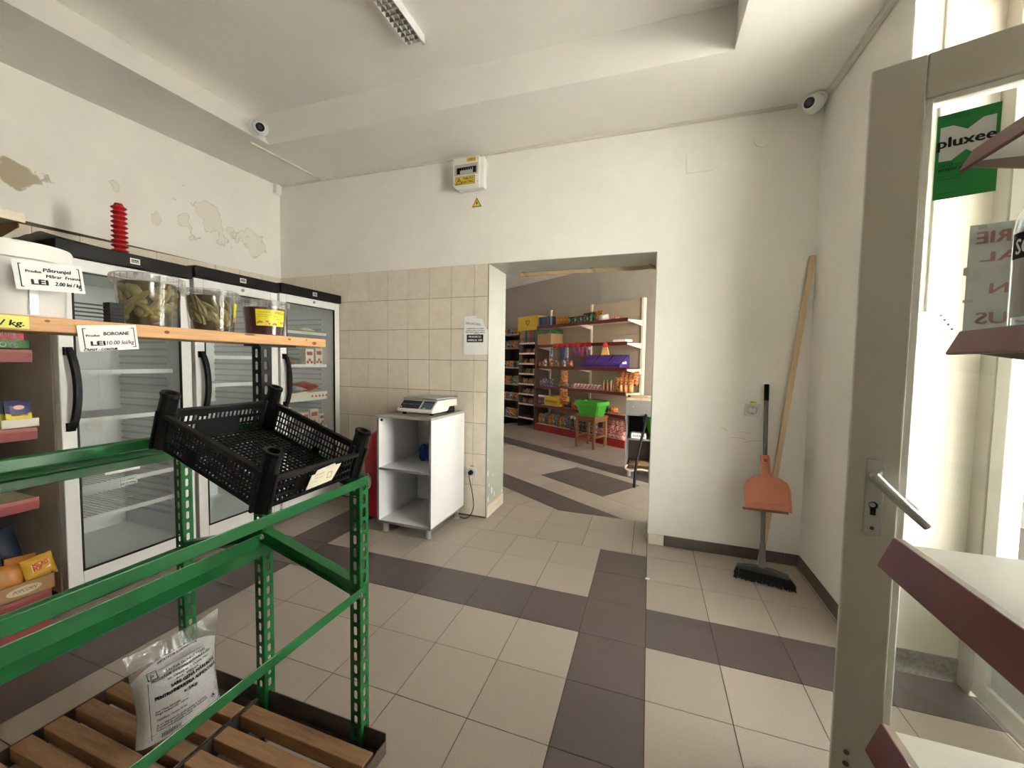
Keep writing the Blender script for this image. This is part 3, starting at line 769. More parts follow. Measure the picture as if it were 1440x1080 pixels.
# ---------------------------------------------------------------- green slotted angle stand
PX = (-1.59, -1.20, -.81); PY = -2.01; PY2 = -3.25
M_gdark = M_green
def slot_post(name, x, y, z0, z1, sx, m, parent, w=.036, th=.0025):
    """slotted angle: one flange along X and one along Y, both punched with oblong slots"""
    b = MB(); n = int((z1 - z0) / .04)
    vs = [0]; 
    for k in range(n): vs += [.0065 + .04 * k, .009 + .04 * k, .032 + .04 * k, .0345 + .04 * k]
    vs.append(z1 - z0)
    us = [0, .0115, .0140, .0215, .0240, w]
    def keep(i, j):
        if j == 0 or j == len(vs) - 2: return True
        q = (j - 1) % 4
        if q == 3: return True
        if i in (1, 3): return q != 1
        return not (i == 2 and q in (0, 1, 2))
    b.plate(us, vs, keep, Matrix(((-sx, 0, 0, x + sx * w / 2), (0, 0, 1, y), (0, 1, 0, z0), (0, 0, 0, 1))), th)
    b.plate(us, vs, keep, Matrix(((0, 0, 1, x + sx * w / 2), (1, 0, 0, y), (0, 1, 0, z0), (0, 0, 0, 1))), th)
    return b.build(name, m, parent)
st = thing('produce_stand', 'green slotted angle iron produce stand with a black upright in the foreground', 'stand')
slot_post('post', PX[2], PY, .0, .927, 1, M_green, st); slot_post('post', PX[0], PY, .0, .985, 1, M_green, st)
slot_post('post', PX[1], PY, .0, 1.06, 1, M_green, st)
slot_post('upright', PX[1] + .002, PY + .003, 1.03, 1.318, 1, M_black_matt, st)
MB().box(PX[1] - .03, PX[1] + .035, PY - .015, PY + .125, 1.313, 1.3185).build('support_plate', M_black_matt, st)
for k in range(3): slot_post('post', PX[k], PY2, .0, (.985, 1.06, .927)[k], 1, M_green, st)
def beam_y(x, z, prof, name='beam', y0=PY2, y1=PY + .03, m=M_green):
    b = MB().prism([(x + a, z + c) for a, c in prof], 'y', y0, y1); return b.build(name, m, st, bevel=.0015)
LP = [(0, 0), (.003, 0), (.003, .026), (-.03, .026), (-.03, .023), (0, .023)]
beam_y(-.788, .902, [(0, 0), (.003, 0), (.003, .026), (-.0, .026)])              # outer top beam
beam_y(-.788, .902, [(-.030, 0), (0, 0), (0, .003), (-.030, .003)])
beam_y(-.788, .573, [(0, 0), (.003, 0), (.003, .026), (0, .026)], 'lower_bar')
beam_y(-.788, .573, [(-.018, .0), (0, 0), (0, .003), (-.018, .003)], 'lower_bar')
ch = [(0, 0), (.003, 0), (.003, .030), (.012, .036), (.012, .039), (.003, .036), (-.045, .036), (-.045, .033), (0, .033)]
beam_y(-1.572, .915, [(0, 0), (.003, 0), (.003, .026), (.008, .031), (.008, .034), (-.075, .036), (-.080, .052), (-.083, .052), (-.078, .033), (0, .030)])
beam_y(-1.204, 1.040, [(0, 0), (.003, 0), (.003, .022), (-.006, .027), (-.006, .024), (0, .019)])
beam_y(-1.185, .655, [(0, .0), (.003, .0), (.003, .046), (.0, .046)])
beam_y(-1.185, .655, [(.003, -.001), (.030, -.016), (.033, -.013), (.003, .005)])
beam_y(-1.572, .573, [(0, 0), (.003, 0), (.003, .024), (0, .024)], 'lower_bar')
def slope(x0, z0, x1, z1, y, name='cross_brace'):
    b = MB().prism([(x0, z0), (x1, z1), (x1, z1 + .034), (x0, z0 + .034)], 'y', y, y + .003)
    b.prism([(x0, z0 + .031), (x1, z1 + .031), (x1, z1 + .034), (x0, z0 + .034)], 'y', y - .004, y + .030)
    b.prism([(x0, z0), (x1, z1), (x1, z1 + .003), (x0, z0 + .003)], 'y', y - .012, y)
    b.build(name, M_green, st, bevel=.001)
slope(PX[1] + .01, .676, PX[2] + .015, .566, PY + .005); slope(PX[0], .566, PX[1], .676, PY + .005)
slope(PX[1] + .01, 1.015, PX[2] + .015, .885, PY + .010); slope(PX[0], .895, PX[1], 1.015, PY + .010)
b = MB()
for (x, y, z) in ((PX[1] + .02, PY - .003, .69), (PX[2] + .02, PY - .003, .578), (PX[0] + .024, PY - .004, .935)):
    b = MB().cyl((x, y, z), (x, y - .004, z), .010, 12).cyl((x, y - .004, z), (x, y - .010, z), .0062, 6)
    b.build('bolt', M_zinc, st)

# slatted trays at the foot of the stand
def slat_tray(x0, x1, label, pitch, y0, w=.046, n=14):
    t = thing('slatted_tray', label, 'tray', (x0, PY + .02, 0))
    L = x1 - x0
    fr = MB().prism([(0, .085), (.004, .085), (.004, .128), (0, .128)], 'y', -1.2, 0).build('side_rail', M_steel, t)
    MB().prism([(L - .004, .085), (L, .085), (L, .128), (L - .004, .128)], 'y', -1.2, 0).build('side_rail', M_steel, t)
    b = MB().box(0, L, -.003, 0, .085, .150); b.box(.0, L, -.028, -.003, .085, .088)
    b.build('end_rail', M_steel, t)
    b = MB().box(0, .03, -1.2, -.003, .085, .088); b.box(L - .03, L, -1.2, -.003, .085, .088); b.build('ledge', M_steel, t)
    for k in range(n):
        yy = y0 - pitch * k + random.uniform(-.003, .003)
        d = random.uniform(-.004, .004)
        MB().box(.008, L - .008 + d, yy - w, yy, .0885, .130 + random.uniform(-.002, .002)).build('slat', M_slat, t, bevel=.0025)
    for yy in (-.02, -1.15):
        for xx in (.03, L - .05): MB().box(xx, xx + .02, yy - .02, yy, 0, .085).build('foot', M_steel, t)
    return t
slat_tray(-1.735, -1.218, 'slatted wooden tray at the stand foot, under the salt bag', .0725, -.060, n=14)
slat_tray(-1.212, -.716, 'slatted wooden tray at the stand foot, right of the salt bag', .0815, -.046, n=14)

# ---------------------------------------------------------------- plank with tubs above the stand
t = thing('shelf_plank', 'knotty pine plank shelf resting on the black upright, holding the tubs', 'plank', (-1.15, -1.765, 1.3195))
b = MB().box(-.145, 0, -1.45, 0, 0, .030)
b.build('board', M_pine, t, bevel=.003)
M_knot = mat('pine knot', (130, 76, 44), .6, var=.3, scale=40)
b = MB()
for (yy, zz, ra, rb) in ((-.055, .012, .010, .006), (-.16, .020, .006, .003), (-.30, .026, .018, .004), (-.52, .016, .006, .004), (-.66, .010, .005, .004), (-.73, .022, .004, .003), (-.80, .014, .008, .004), (-.09, .022, .004, .003)):
    b.add([(.0006, yy + ra * math.cos(a), zz + rb * math.sin(a) * (1 if zz < .022 else .8)) for a in [2 * PI * i / 12 for i in range(12)]], [tuple(range(12))])
b.build('knot', M_knot, t)
ZP = 1.3495
M_lid = glass('cloudy clear lid', (.90, .89, .88), rough=.2, refl=1.4, haze=.14, hazecol=(225, 220, 215))
M_brine = mat('olive pickle brine', (70, 58, 24), .35, var=.25, scale=18)
M_tom = mat('pickled green tomato', (120, 110, 64), .3, var=.2, scale=14); M_pep = mat('pickled green pepper', (132, 122, 70), .3, var=.22, scale=18)
M_beet = mat('beet red preserve', (62, 8, 20), .3, var=.3, scale=30)
M_ylabel = mat('yellow label', (232, 218, 40), .45, var=.06, scale=20)
def tub(x, y, r, h, label, kind, group=None):
    t = thing('pickle_tub', label, 'tub', (x, y, ZP), 0, group)
    rb = r * .86
    rr = lambda z: rb + (r - rb) * z / h
    if kind == 'beet':
        b = MB().lathe([(.001, .003), (rr(0) - .003, .003), (rr(.8 * h) - .003, .8 * h), (.001, .8 * h)], 32, ends=False); b.build('filling', M_beet, t, smooth=True)
    else:
        b = MB().lathe([(.001, .003), (rr(0) - .012, .003), (rr(.84 * h) - .008, .85 * h), (.001, .85 * h)], 28, ends=False); b.build('brine', M_brine, t, smooth=True)
        rs = random.Random(5 if kind == 'tom' else 9)
        for k in range(26 if kind == 'tom' else 5):
            a = -1.75 + 2.5 * rs.random(); zz = .022 + rs.random() * (h * .72 - .02); q = rs.uniform(.014, .019)
            R = rr(zz) - q - .0015
            MB().sphere((R * math.cos(a), R * math.sin(a), zz), q, 14, sz=.92).build('pickled_tomato', M_tom, t, smooth=True)
        for k in range(6 if kind == 'tom' else 22):
            a = -1.8 + 2.6 * rs.random(); z0 = .014 + rs.random() * h * .35; L = rs.uniform(.05, .085); q = rs.uniform(.005, .0085); sl = rs.uniform(.5, 1.3); sgn = -1 if kind != 'tom' or rs.random() < .4 else 1
            pts = []; rad = []
            for i in range(9):
                s = i / 8; zz = min(z0 + L * s * math.sin(sl), h * .82); aa = a + sgn * L * s * math.cos(sl) / r + .12 * math.sin(3 * s); R = rr(zz) - q - .0015
                pts.append((R * math.cos(aa), R * math.sin(aa), zz)); rad.append(q * (.35 + .65 * math.sin(PI * min(1, .12 + s * .9)) ** .6))
            MB().tube(pts, rad, 8).build('pickled_pepper', M_pep, t, smooth=True)
    b = MB().lathe([(rb, .001), (rr(.86 * h), .86 * h)], 40, ends=False); b.build('wall', M_plastic_clear, t, smooth=True)
    b = MB().lathe([(rr(.84 * h), .84 * h), (r + .006, .84 * h), (r + .007, .86 * h), (r + .007, .985 * h), (r + .004, h), (r - .004, h), (r - .006, .975 * h), (.001, .975 * h)], 40, ends=False)
    ld = b.build('lid', M_lid, t, smooth=True)
    b = MB()
    for k in range(30):
        a = 2 * PI * k / 30; b.box(r + .0065, r + .0082, -.0008, .0008, .87 * h, .97 * h, T=Matrix.Rotation(a, 4, 'Z'))
    b.build('lid_ribs', M_lid, ld)
    return t, rr
tub(-1.222, -2.281, .066, .128, 'largest pickle tub on the plank, green tomatoes in brine', 'tom', 'pickle tubs on the plank')
tub(-1.222, -2.127, .062, .118, 'middle pickle tub on the plank, long peppers in brine', 'pep', 'pickle tubs on the plank')
t, rr = tub(-1.222, -1.955, .066, .112, 'dark red beet tub with yellow label on the plank', 'beet', 'pickle tubs on the plank')
def cyl_map(r0, a0, z0): return lambda u, v: Vector(((rr(z0 + v) + r0) * math.cos(a0 + u / rr(z0)), (rr(z0 + v) + r0) * math.sin(a0 + u / rr(z0)), z0 + v))
b = MB(); FM = cyl_map(.0012, -1.10, .030); b.grid(lambda u, v: FM(.085 * u, .052 * v), 14, 2); lb = b.build('label', M_ylabel, t, smooth=True)
FM = cyl_map(.0022, -1.10, .030); b = MB()
for (s, sz, u, v) in (('SFECLA', .010, .05, .040), ('rosie conserva', .0055, .006, .042), ('ingrediente: sfecla, apa', .004, .006, .034), ('otet, sare, zahar', .004, .006, .028), ('600 g', .005, .048, .030), ('a se pastra la rece', .004, .048, .022)): put_text(b, s, sz, u, v, FM)
b.build('label_lettering', M_black_ink, lb)
b = MB(); rs = random.Random(2)
for k in range(16):
    u0, v0, q = rs.uniform(.003, .08), rs.uniform(.003, .014), rs.uniform(.002, .004)
    b.add([FM(u0 + q * math.cos(a), v0 + q * math.sin(a)) for a in [2 * PI * i / 9 for i in range(9)]], [tuple(range(9))])
b.build('label_picture', mat('purple picture print', (150, 62, 96), .5, var=.5, scale=90, var2=(222, 150, 160)), lb)
rr0 = rr
for tt in [o for o in COL.objects if o.get('category') == 'tub' and 'middle' in o['label']]:
    rr = lambda z: .062 * .86 + .062 * .14 * z / .118
    FM = cyl_map(.0014, .50, .030); b = MB(); b.grid(lambda u, v: FM(.045 * u, .055 * v), 8, 2); lb = b.build('label', M_ylabel, tt, smooth=True)
    FM = cyl_map(.0024, .50, .030); b = MB(); b.grid(lambda u, v: FM(.045 * u, .014 * v), 8, 2); b.build('label_picture', MATS['purple picture print'], lb)
    MB().lathe([(.001, 0), (.001, .001)], 4).v
# white bucket, small black stack
t = thing('white_bucket', 'large white plastic bucket with lid at the left end of the plank', 'bucket', (-1.245, -2.505, ZP))
MB().lathe([(.001, 0), (.070, 0), (.072, .004), (.078, .125), (.001, .125)], 40, ends=False).build('pail', mat('translucent white plastic', (228, 226, 222), .35, var=.04, scale=5), t, smooth=True)
MB().lathe([(.079, .112), (.085, .114), (.086, .140), (.083, .146), (.001, .150)], 40, ends=False).build('lid', mat('white lid plastic', (232, 230, 224), .4, var=.05, scale=7), t, smooth=True)
MB().box(.073, .0775, -.006, .006, .004, .112).build('tape_strip', mat('clear white tape', (240, 240, 240), .15), t)
b = MB()
t = thing('black_box', 'small black ribbed plastic box beside the tomato tub', 'box', (-1.185, -2.3715, ZP))
MB().box(-.0125, .0125, -.0125, .0125, 0, .046).build('core', M_black, t)
for k in range(6): MB().box(-.0135, .0135, -.0135, .0135, .001 + .008 * k, .0072 + .008 * k).build('rib', M_black_matt, t, bevel=.001)

# handwritten price cards
n_ = Vector((1, -.12, .0)); ux_ = Vector((.12, 1, .0))
paper_tag('white price card for parsley and dill, taped to the white bucket', (-1.132, -2.541, 1.397), (.10, 1, .06), (.0, -.09, 1), .094, .055, [
    ('Produs', .12, .16, .60, {'w': .21, 'bold': .0004}), ('Pătrunjel', .17, .40, .66, {'w': .40, 'bold': .0005, 'shear': .15}), ('Mărar  Frunze', .15, .43, .46, {'w': .52, 'bold': .0004, 'shear': .15}),
    ('LEI', .25, .22, .19, {'w': .22, 'bold': .0010}), ('2.00 lei / kg', .19, .54, .20, {'w': .40, 'bold': .0005, 'shear': .2})], frame=True, curl=.003)
paper_tag('white price card reading 10.00 lei, hanging from the plank edge', (-1.1455, -2.449, 1.281), (.03, 1, .10), (.0, -.09, 1), .102, .056, [
    ('Produs', .12, .12, .56, {'w': .21, 'bold': .0004}), ('BOROANE', .19, .40, .60, {'w': .44, 'bold': .0004, 'shear': .1}),
    ('LEI', .24, .18, .21, {'w': .22, 'bold': .0010}), ('10.00 lei/kg', .22, .43, .23, {'w': .48, 'bold': .0002, 'shear': .2}), ('CAPSIT - CONTUR', .11, .05, .02, {'w': .55, 'bold': .0005, 'shear': .2})], frame=True, curl=.002)
paper_tag('yellow handwritten note stuck on the left end of the plank', (-1.1488, -2.64, 1.3235), (0, 1, 0), (0, 0, 1), .12, .024, [
    ('10 lei / kg.', .62, .32, .2, {'w': .62, 'bold': .0006, 'shear': .2})], name='yellow_note', m=mat('pale yellow paper', (226, 222, 120), .8))
paper_tag('small white price card inside the first fridge on the wire shelf', (-2.776, -1.60, .545), (0, 1, .03), (0, 0, 1), .085, .05, [
    ('Produs', .13, .12, .6, {'w': .22, 'bold': .0004}), ('GRASA', .2, .42, .58, {'w': .44, 'bold': .0006}), ('LEI 25.00/kg', .24, .1, .18, {'w': .78, 'bold': .0006})], frame=True)

# ---------------------------------------------------------------- black crate tipped on the stand
CW, CL, CH, CR = .31, .378, .148, .092            # width (Y), length down the slope, corner height, wall height
ang = math.atan2(.122, .357)
ct = thing('plastic_crate', 'black slatted plastic vegetable crate tilted on the green stand', 'crate', (-1.180, -2.304, 1.048), rot=(0, ang, 0))
def lattice(parent, name, L, h, T, rows, pitch=.0118, solid=(), bar=.0038):
    us = [0]; x = .006
    n = int((L - .012) / pitch); p = (L - .012) / n
    for k in range(n): us += [.006 + p * k + bar / 2, .006 + p * (k + 1) - bar / 2]
    us.append(L)
    vs = [0]
    for (a, c) in rows: vs += [a, c]
    vs.append(h)
    def keep(i, j):
        if i % 2 == 0 or j % 2 == 0: return True
        s = (us[i] + us[i + 1]) / 2 / L; r = j // 2
        return any(a <= s <= c and r in rr_ for (a, c, rr_) in solid)
    return MB().plate(us, vs, keep, T, .003).build(name, M_black_matt, parent)
def TM(o, u, v):
    u = Vector(u); v = Vector(v); w = u.cross(v)
    return Matrix(((u.x, v.x, w.x, o[0]), (u.y, v.y, w.y, o[1]), (u.z, v.z, w.z, o[2]), (0, 0, 0, 1)))
R4 = [(.010, .024), (.028, .042), (.046, .060), (.064, .078)]
R3 = [(.012, .030), (.036, .050), (.060, .076)]
lattice(ct, 'side_panel', CL, CR, TM((0, .004, 0), (1, 0, 0), (0, 0, 1)), R4, solid=((.30, .38, (0, 1)),))
lattice(ct, 'side_panel', CL, CR, TM((0, CW - .004, 0), (1, 0, 0), (0, 0, 1)), R4, solid=((.55, .62, (0,)),))
lattice(ct, 'end_panel', CW, CR, TM((.004, 0, 0), (0, 1, 0), (0, 0, 1)), R3, solid=((.30, .66, (0, 1)),))
lattice(ct, 'end_panel', CW, CR * .86, TM((CL - .004, 0, 0), (0, 1, 0), (0, 0, 1)), [(.010, .024), (.030, .046), (.052, .066)], solid=((.3, .7, (1,)),))
us = [0]; 
n = 24; p = (CL - .02) / n
for k in range(n): us += [.01 + p * k + .0020, .01 + p * (k + 1) - .0020]
us.append(CL)
vs = [0]; n2 = 20; p2 = (CW - .02) / n2
for k in range(n2): vs += [.01 + p2 * k + .0020, .01 + p2 * (k + 1) - .0020]
vs.append(CW)
MB().plate(us, vs, lambda i, j: i % 2 == 0 or j % 2 == 0, TM((0, 0, .004), (1, 0, 0), (0, 1, 0)), .004).build('base', M_black_matt, ct)
for (o, u, L) in (((0, .0, CR), (1, 0, 0), CL), ((0, CW, CR), (1, 0, 0), CL), ((0, 0, CR), (0, 1, 0), CW), ((CL, 0, CR * .86), (0, 1, 0), CW)):
    b = MB(); o = Vector(o); u = Vector(u)
    if u.x: b.box(.02, L - .02, o.y - .007, o.y + .007, o.z - .006, o.z + .004)
    else: b.box(o.x - .007, o.x + .007, .02, L - .02, o.z - .006, o.z + .004)
    b.build('rim', M_black_matt, ct, bevel=.002)
def corner(sx, sy):
    b = MB(); x = 0 if sx < 0 else CL; y = 0 if sy < 0 else CW
    for k in range(1):
        prof = [(.0215, 0), (.0215, CR), (.020, CH * .92), (.023, CH * .94), (.022, CH)]
        n = 10; rings = []
        pts0 = [(math.cos(2 * PI * (i + .5) / n), math.sin(2 * PI * (i + .5) / n)) for i in range(n)]
        for (r, z) in prof: rings.append([(x - sx * .010 + r * a * 1.15, y - sy * .008 + r * c * .85, z) for a, c in pts0])
        rings.append([(x - sx * .010 + .0135 * a * 1.15, y - sy * .008 + .0135 * c * .85, CH) for a, c in pts0])
        rings.append([(x - sx * .010 + .0125 * a * 1.15, y - sy * .008 + .0125 * c * .85, CH - .03) for a, c in pts0])
        b.ring(rings)
        b.box(x - sx * .010 - .030, x - sx * .010 + .030, y - sy * .008 - .004, y - sy * .008 + .004, 0, CR + .01)
        b.box(x - sx * .01 - .004, x - sx * .01 + .004, y - sy * .008 - .024, y - sy * .008 + .024, 0, CR + .01)
    return b.build('corner_post', M_black_matt, ct, bevel=.0015)
for sx in (-1, 1):
    for sy in (-1, 1): corner(sx, sy)
b = MB(); FQ = plane((CL + .010, .115, .028), (0, 1, 0), (.0, 0, 1), 0)
poly = [(0, 0), (.085, .004), (.105, .050), (.085, .050), (.080, .056), (.022, .050), (.018, .040), (.008, .040)]
b.prism([(p[0], p[1]) for p in poly], 'x', CL + .0085, CL + .0092, T=Matrix.Translation((0, .115, .022)))
lb = b.build('label', mat('cream paper label', (232, 224, 200), .8, var=.05, scale=30), ct)
b = MB(); FQ = lambda u, v: Vector((CL + .0095, .115 + u, .022 + v)); put_text(b, 'LEGUME', .008, .02, .034, FQ); put_text(b, 'ORIGINE RO', .005, .02, .025, FQ); put_text(b, 'CAL. I', .005, .02, .017, FQ); rect_line(b, .062, .016, .078, .034, .0018, FQ); b.build('label_lettering', mat('brown print', (150, 110, 90), .7), lb)

# ---------------------------------------------------------------- salt bag on the slats
sb = thing('salt_bag', 'clear plastic bag of white coarse salt leaning on the slats', 'bag', (-1.372, -2.27, .131), rot=(0, -.10, 1.405 - PI / 2))
# local: +x faces out, y along the width, z up
BW, BH = .222, .285
def bagf(u, v, side):
    fill = .75
    tt = .052 * (max(0, 4 * u * (1 - u)) ** .45) * (max(0, math.sin(PI * min(1, (v * .93 + .05) / fill * .62 + .14))) ** .7 if v < fill else .42 * max(0, (1 - v) / (1 - fill)) ** .8)
    wv = BW * (1 - .08 * math.sin(PI * min(1, v / .7)) + (.10 * max(0, v - fill) / (1 - fill)))
    x = side * (tt + .001) + .006 * math.sin(9 * v + 7 * u) * (v > fill) + .003 * math.sin(22 * u + 4 * v) * v * v
    z = BH * (v + .035 * (u - .5) * 2 * v * .9) + (.02 * math.sin(PI * u) * -1 * (v ** 6)) * .4
    return Vector((x, BW / 2 + (u - .5) * wv, max(0.0, z)))
def bag_skin(off, v1): 
    b = MB()
    b.grid(lambda u, v: bagf(u, v * v1, 1) + Vector((off, 0, 0)), 22, 26); b.grid(lambda u, v: bagf(u, v * v1, -1) - Vector((off, 0, 0)), 22, 26, flip=True)
    return b
M_film = glass('clear plastic film', (.93, .93, .93), rough=.05, refl=2.6, haze=.10, hazecol=(235, 235, 235))
_nt = M_film.node_tree; _tc2 = _nt.nodes.new('ShaderNodeTexCoord'); _wv = _nt.nodes.new('ShaderNodeTexNoise'); _wv.inputs['Scale'].default_value = 26; _wv.inputs['Distortion'].default_value = 2.0
_bp = _nt.nodes.new('ShaderNodeBump'); _bp.inputs['Strength'].default_value = .8; _bp.inputs['Distance'].default_value = .006
_nt.links.new(_tc2.outputs['Object'], _wv.inputs['Vector']); _nt.links.new(_wv.outputs['Fac'], _bp.inputs['Height'])
for _n in _nt.nodes:
    if _n.type in ('BSDF_GLOSSY', 'FRESNEL'): _nt.links.new(_bp.outputs['Normal'], _n.inputs['Normal'])
fm = bag_skin(0, 1.0).build('film', M_film, sb, smooth=True)
b = MB(); top = .80
def saltf(u, v, s):
    p = bagf(u, min(v * (top - .10 * abs(2 * u - 1) ** 3), .999), s); k = min(1, 6 * (1 - v)) 
    return Vector(((p.x - s * .0016) * k, BW / 2 + (p.y - BW / 2) * .985, p.z + .001))
b.grid(lambda u, v: saltf(u, v, 1), 22, 24); b.grid(lambda u, v: saltf(u, v, -1), 22, 24, flip=True)
b.build('salt', mat('white coarse salt', (226, 224, 224), .8, var=.06, scale=120, bump=.4), sb, smooth=True)
b = MB(); FB = lambda u, v: bagf(max(.01, min(.99, u / BW)), max(.01, min(.99, v / BH)), 1) + Vector((.0018, 0, 0))
for (s, sz, u, v, w, bd) in (('SARE GEMĂ MĂRUNTĂ', .014, .075, .150, .125, .0007), ('PENTRU INDUSTRIA ALIMENTARĂ', .014, .036, .133, .168, .0007), ('e:5Kg.', .013, .105, .115, .040, .0007),
                             ('PRODUCĂTOR: SOCIETATEA NAȚIONALĂ A SĂRII', .010, .036, .188, .150, .0003), ('SALINA OCNELE MARI', .010, .07, .200, .10, .0003), ('str. Carpați nr. 1, Ocnele Mari', .009, .07, .176, .11, .0003), ('jud. Vâlcea', .009, .09, .165, .06, .0002),
                             ('IMPORTATOR SI DISTRIBUITOR', .009, .06, .226, .10, .0003), ('Lot / Data fabricației', .009, .034, .096, .06, .0002), ('Ingrediente: sare', .009, .034, .088, .08, .0002), ('Valabilitate / termen 36 luni', .009, .036, .070, .075, .0002),
                             ('A se depozita in spatii uscate si aerisite', .009, .036, .054, .13, .0002), ('Conditii de pastrare: ferit de umezeala', .009, .036, .046, .135, .0002), ('Valori nutritionale medii', .009, .036, .038, .09, .0002)):
    put_text(b, s, sz, u, v, FB, w=w, bold=bd)
for (a, c, d, e) in ((.028, .018, .0293, .190), (.028, .030, .20, .0312), (.03, .212, .17, .213)): patch(b, a, c, d, e, FB)
for k in range(12): patch(b, .050 + .004 * k, .012, .052 + .004 * k, .026, FB)
rect_line(b, .030, .196, .052, .216, .002, FB); put_text(b, 'P', .016, .036, .200, FB); put_text(b, 'A', .016, .185, .036, FB, bold=.0008)
b.build('lettering', M_black_ink, sb)

# ---------------------------------------------------------------- cabinet with the scale
cx0, cx1, cy0, cy1, cz0, cz1 = -1.862, -1.412, -.556, -.035, .086, .880
t = thing('open_cabinet', 'open two compartment white grey cabinet on steel feet against the tiles', 'cabinet', (cx0, cy0, 0))
W_, D_ = cx1 - cx0, cy1 - cy0
M_lam = mat('white laminate board', (224, 224, 226), .4, var=.03, scale=4); M_edge = mat('grey edge band', (132, 130, 126), .5); M_ctop = mat('grey worktop laminate', (160, 154, 144), .45, var=.1, scale=12)
def board(name, x0, x1, y0, y1, z0, z1, front=True):
    s = MB().box(x0, x1, y0 + .002, y1, z0, z1).build(name, M_lam, t)
    MB().box(x0, x1, y0, y0 + .0018, z0, z1).build('edge_band', M_edge, s)
    return s
board('side', 0, .016, 0, D_, cz0, cz1 - .018); s = board('side', W_ - .016, W_, 0, D_, cz0, cz1 - .018)
MB().box(W_ - .016, W_ + .0005, 0, D_, cz0 - .001, cz0 + .010).build('edge_band', M_edge, s)
b = MB(); 
for (yy, zz) in ((.03, .78), (.06, .60), (D_ - .05, .80), (D_ - .06, .69)): b.cyl((W_, yy, zz), (W_ + .001, yy, zz), .005, 8)
b.build('screw_cap', mat('pale grey cap', (190, 190, 188), .5), s)
board('bottom_board', .016, W_ - .016, 0, D_, cz0, cz0 + .018); board('shelf', .016, W_ - .016, .004, D_ - .008, .478, .494)
MB().box(.016, W_ - .016, D_ - .006, D_, cz0 + .018, cz1 - .018).build('back_board', M_lam, t)
tp = MB().box(-.002, W_ + .002, -.004, D_, cz1 - .018, cz1).build('top', M_ctop, t, bevel=.001)
for xx in (.045, W_ - .045):
    for yy in (.045, D_ - .045):
        MB().lathe([(.001, 0), (.033, 0), (.033, .006), (.020, .010), (.020, .080), (.026, .0855), (.001, .0855)], 18, (xx, yy, 0), ends=False).build('foot', M_alu, t, smooth=True)
MB().cyl((.0162, .03, .84), (.024, .03, .84), .010, 10).build('cam_lock', M_black, t)

sx, sy, sz = -1.595, -.28, cz1 + .001
t = thing('shop_scale', 'white electronic shop scale with dark keypad on top of the cabinet', 'scale', (sx, sy, sz), -.06)
b = MB(); prof = [(-.185, .024), (-.175, .018), (.02, .018), (.05, .050), (.13, .052), (.15, .045), (.165, .050), (.165, .100), (.155, .106), (-.11, .106), (-.185, .040)]
b.prism([(p[0], p[1]) for p in prof], 'x', -.155, .155); b.build('housing', mat('off white plastic', (220, 214, 202), .45), t, bevel=.006)
MB().box(-.150, .150, -.118, .175, .112, .122).build('tray', M_alu, t, bevel=.003)
MB().box(-.10, .10, -.05, .10, .10, .112).build('tray_support', M_black, t)
sl = Vector((0, .075, .066)).normalized(); FK = plane((-.155, -.185, .040), (1, 0, 0), sl, .002)
b = MB(); patch(b, .015, .010, .185, .088, FK); b.build('display_panel', M_black_ink, t)
b = MB(); patch(b, .20, .010, .295, .088, FK); b.build('keypad', mat('dark blue keypad', (34, 42, 58), .5), t)
FK2 = plane((-.155, -.185, .040), (1, 0, 0), sl, .003)
b = MB()
for k in range(3): put_text(b, '888.88', .016, .028 + .052 * k, .046, FK2, w=.042)
for k in range(3): put_text(b, ('TARA', 'kg  g', 'ZERO')[k], .008, .045 + .045 * k, .026, FK2)
b.build('digits', mat('pale display digits', (120, 130, 150), .5), t)
b = MB()
for i in range(5):
    for j in range(4): patch(b, .206 + .017 * i, .014 + .0145 * j, .219 + .017 * i, .025 + .0145 * j, FK2)
b.build('key', mat('grey blue key', (94, 110, 140), .5), t)
b = MB(); patch(b, .022, .016, .034, .028, FK2); patch(b, .222, .012, .240, .022, FK2); b.build('key_light', M_white_paper, t)
for (xx, yy) in ((-.12, -.14), (.12, -.14), (-.12, .11), (.12, .11)): MB().cyl((xx, yy, 0), (xx, yy, .018), .014, 12).build('foot', M_black, t)
MB().box(.09, .152, .03, .13, .004, .046).build('battery_box', M_black, t, bevel=.004)

# blue bag in the upper compartment, red bin behind the cabinet
b = MB(); rs = random.Random(4)
b.sphere((0, 0, 0), 1, 24)
b.v = [((x * .075) * (1 + .18 * math.sin(5 * z + 3 * y)), y * .065 * (1 + .15 * math.sin(6 * x + 2 * z)), max(-.061, (z * .076) * (1 + .16 * math.sin(7 * x + 4 * y)))) for x, y, z in b.v]
tag(b.build('blue_bag', mat('blue crumpled plastic', (28, 62, 140), .3, var=.5, scale=30, bump=.5), smooth=True, loc=(-1.63, -.23, .494 + .062)), 'crumpled blue plastic bag on the upper shelf of the white cabinet', 'bag')
t = thing('red_bin', 'red plastic swing lid bin between the fridges and the white cabinet', 'bin', (-2.035, -.225, 0))
M_redp = mat('red bin plastic', (178, 26, 28), .35, var=.08, scale=5)
def sq(r, z, k=6): 
    pts = []
    for i in range(24):
        a = 2 * PI * i / 24; c, s = math.cos(a), math.sin(a); q = (abs(c) ** k + abs(s) ** k) ** (-1 / k)
        pts.append((r * q * c, r * .85 * q * s, z))
    return pts
MB().ring([sq(.105, 0), sq(.110, .01), sq(.140, .47), sq(.135, .475)]).build('bin_body', M_redp, t, smooth=True)
MB().ring([sq(.146, .47), sq(.148, .50), sq(.140, .58, 4), sq(.105, .67, 3), (sq(.06, .715, 2.5)), sq(.01, .725, 2)]).build('bin_lid', M_redp, t, smooth=True)
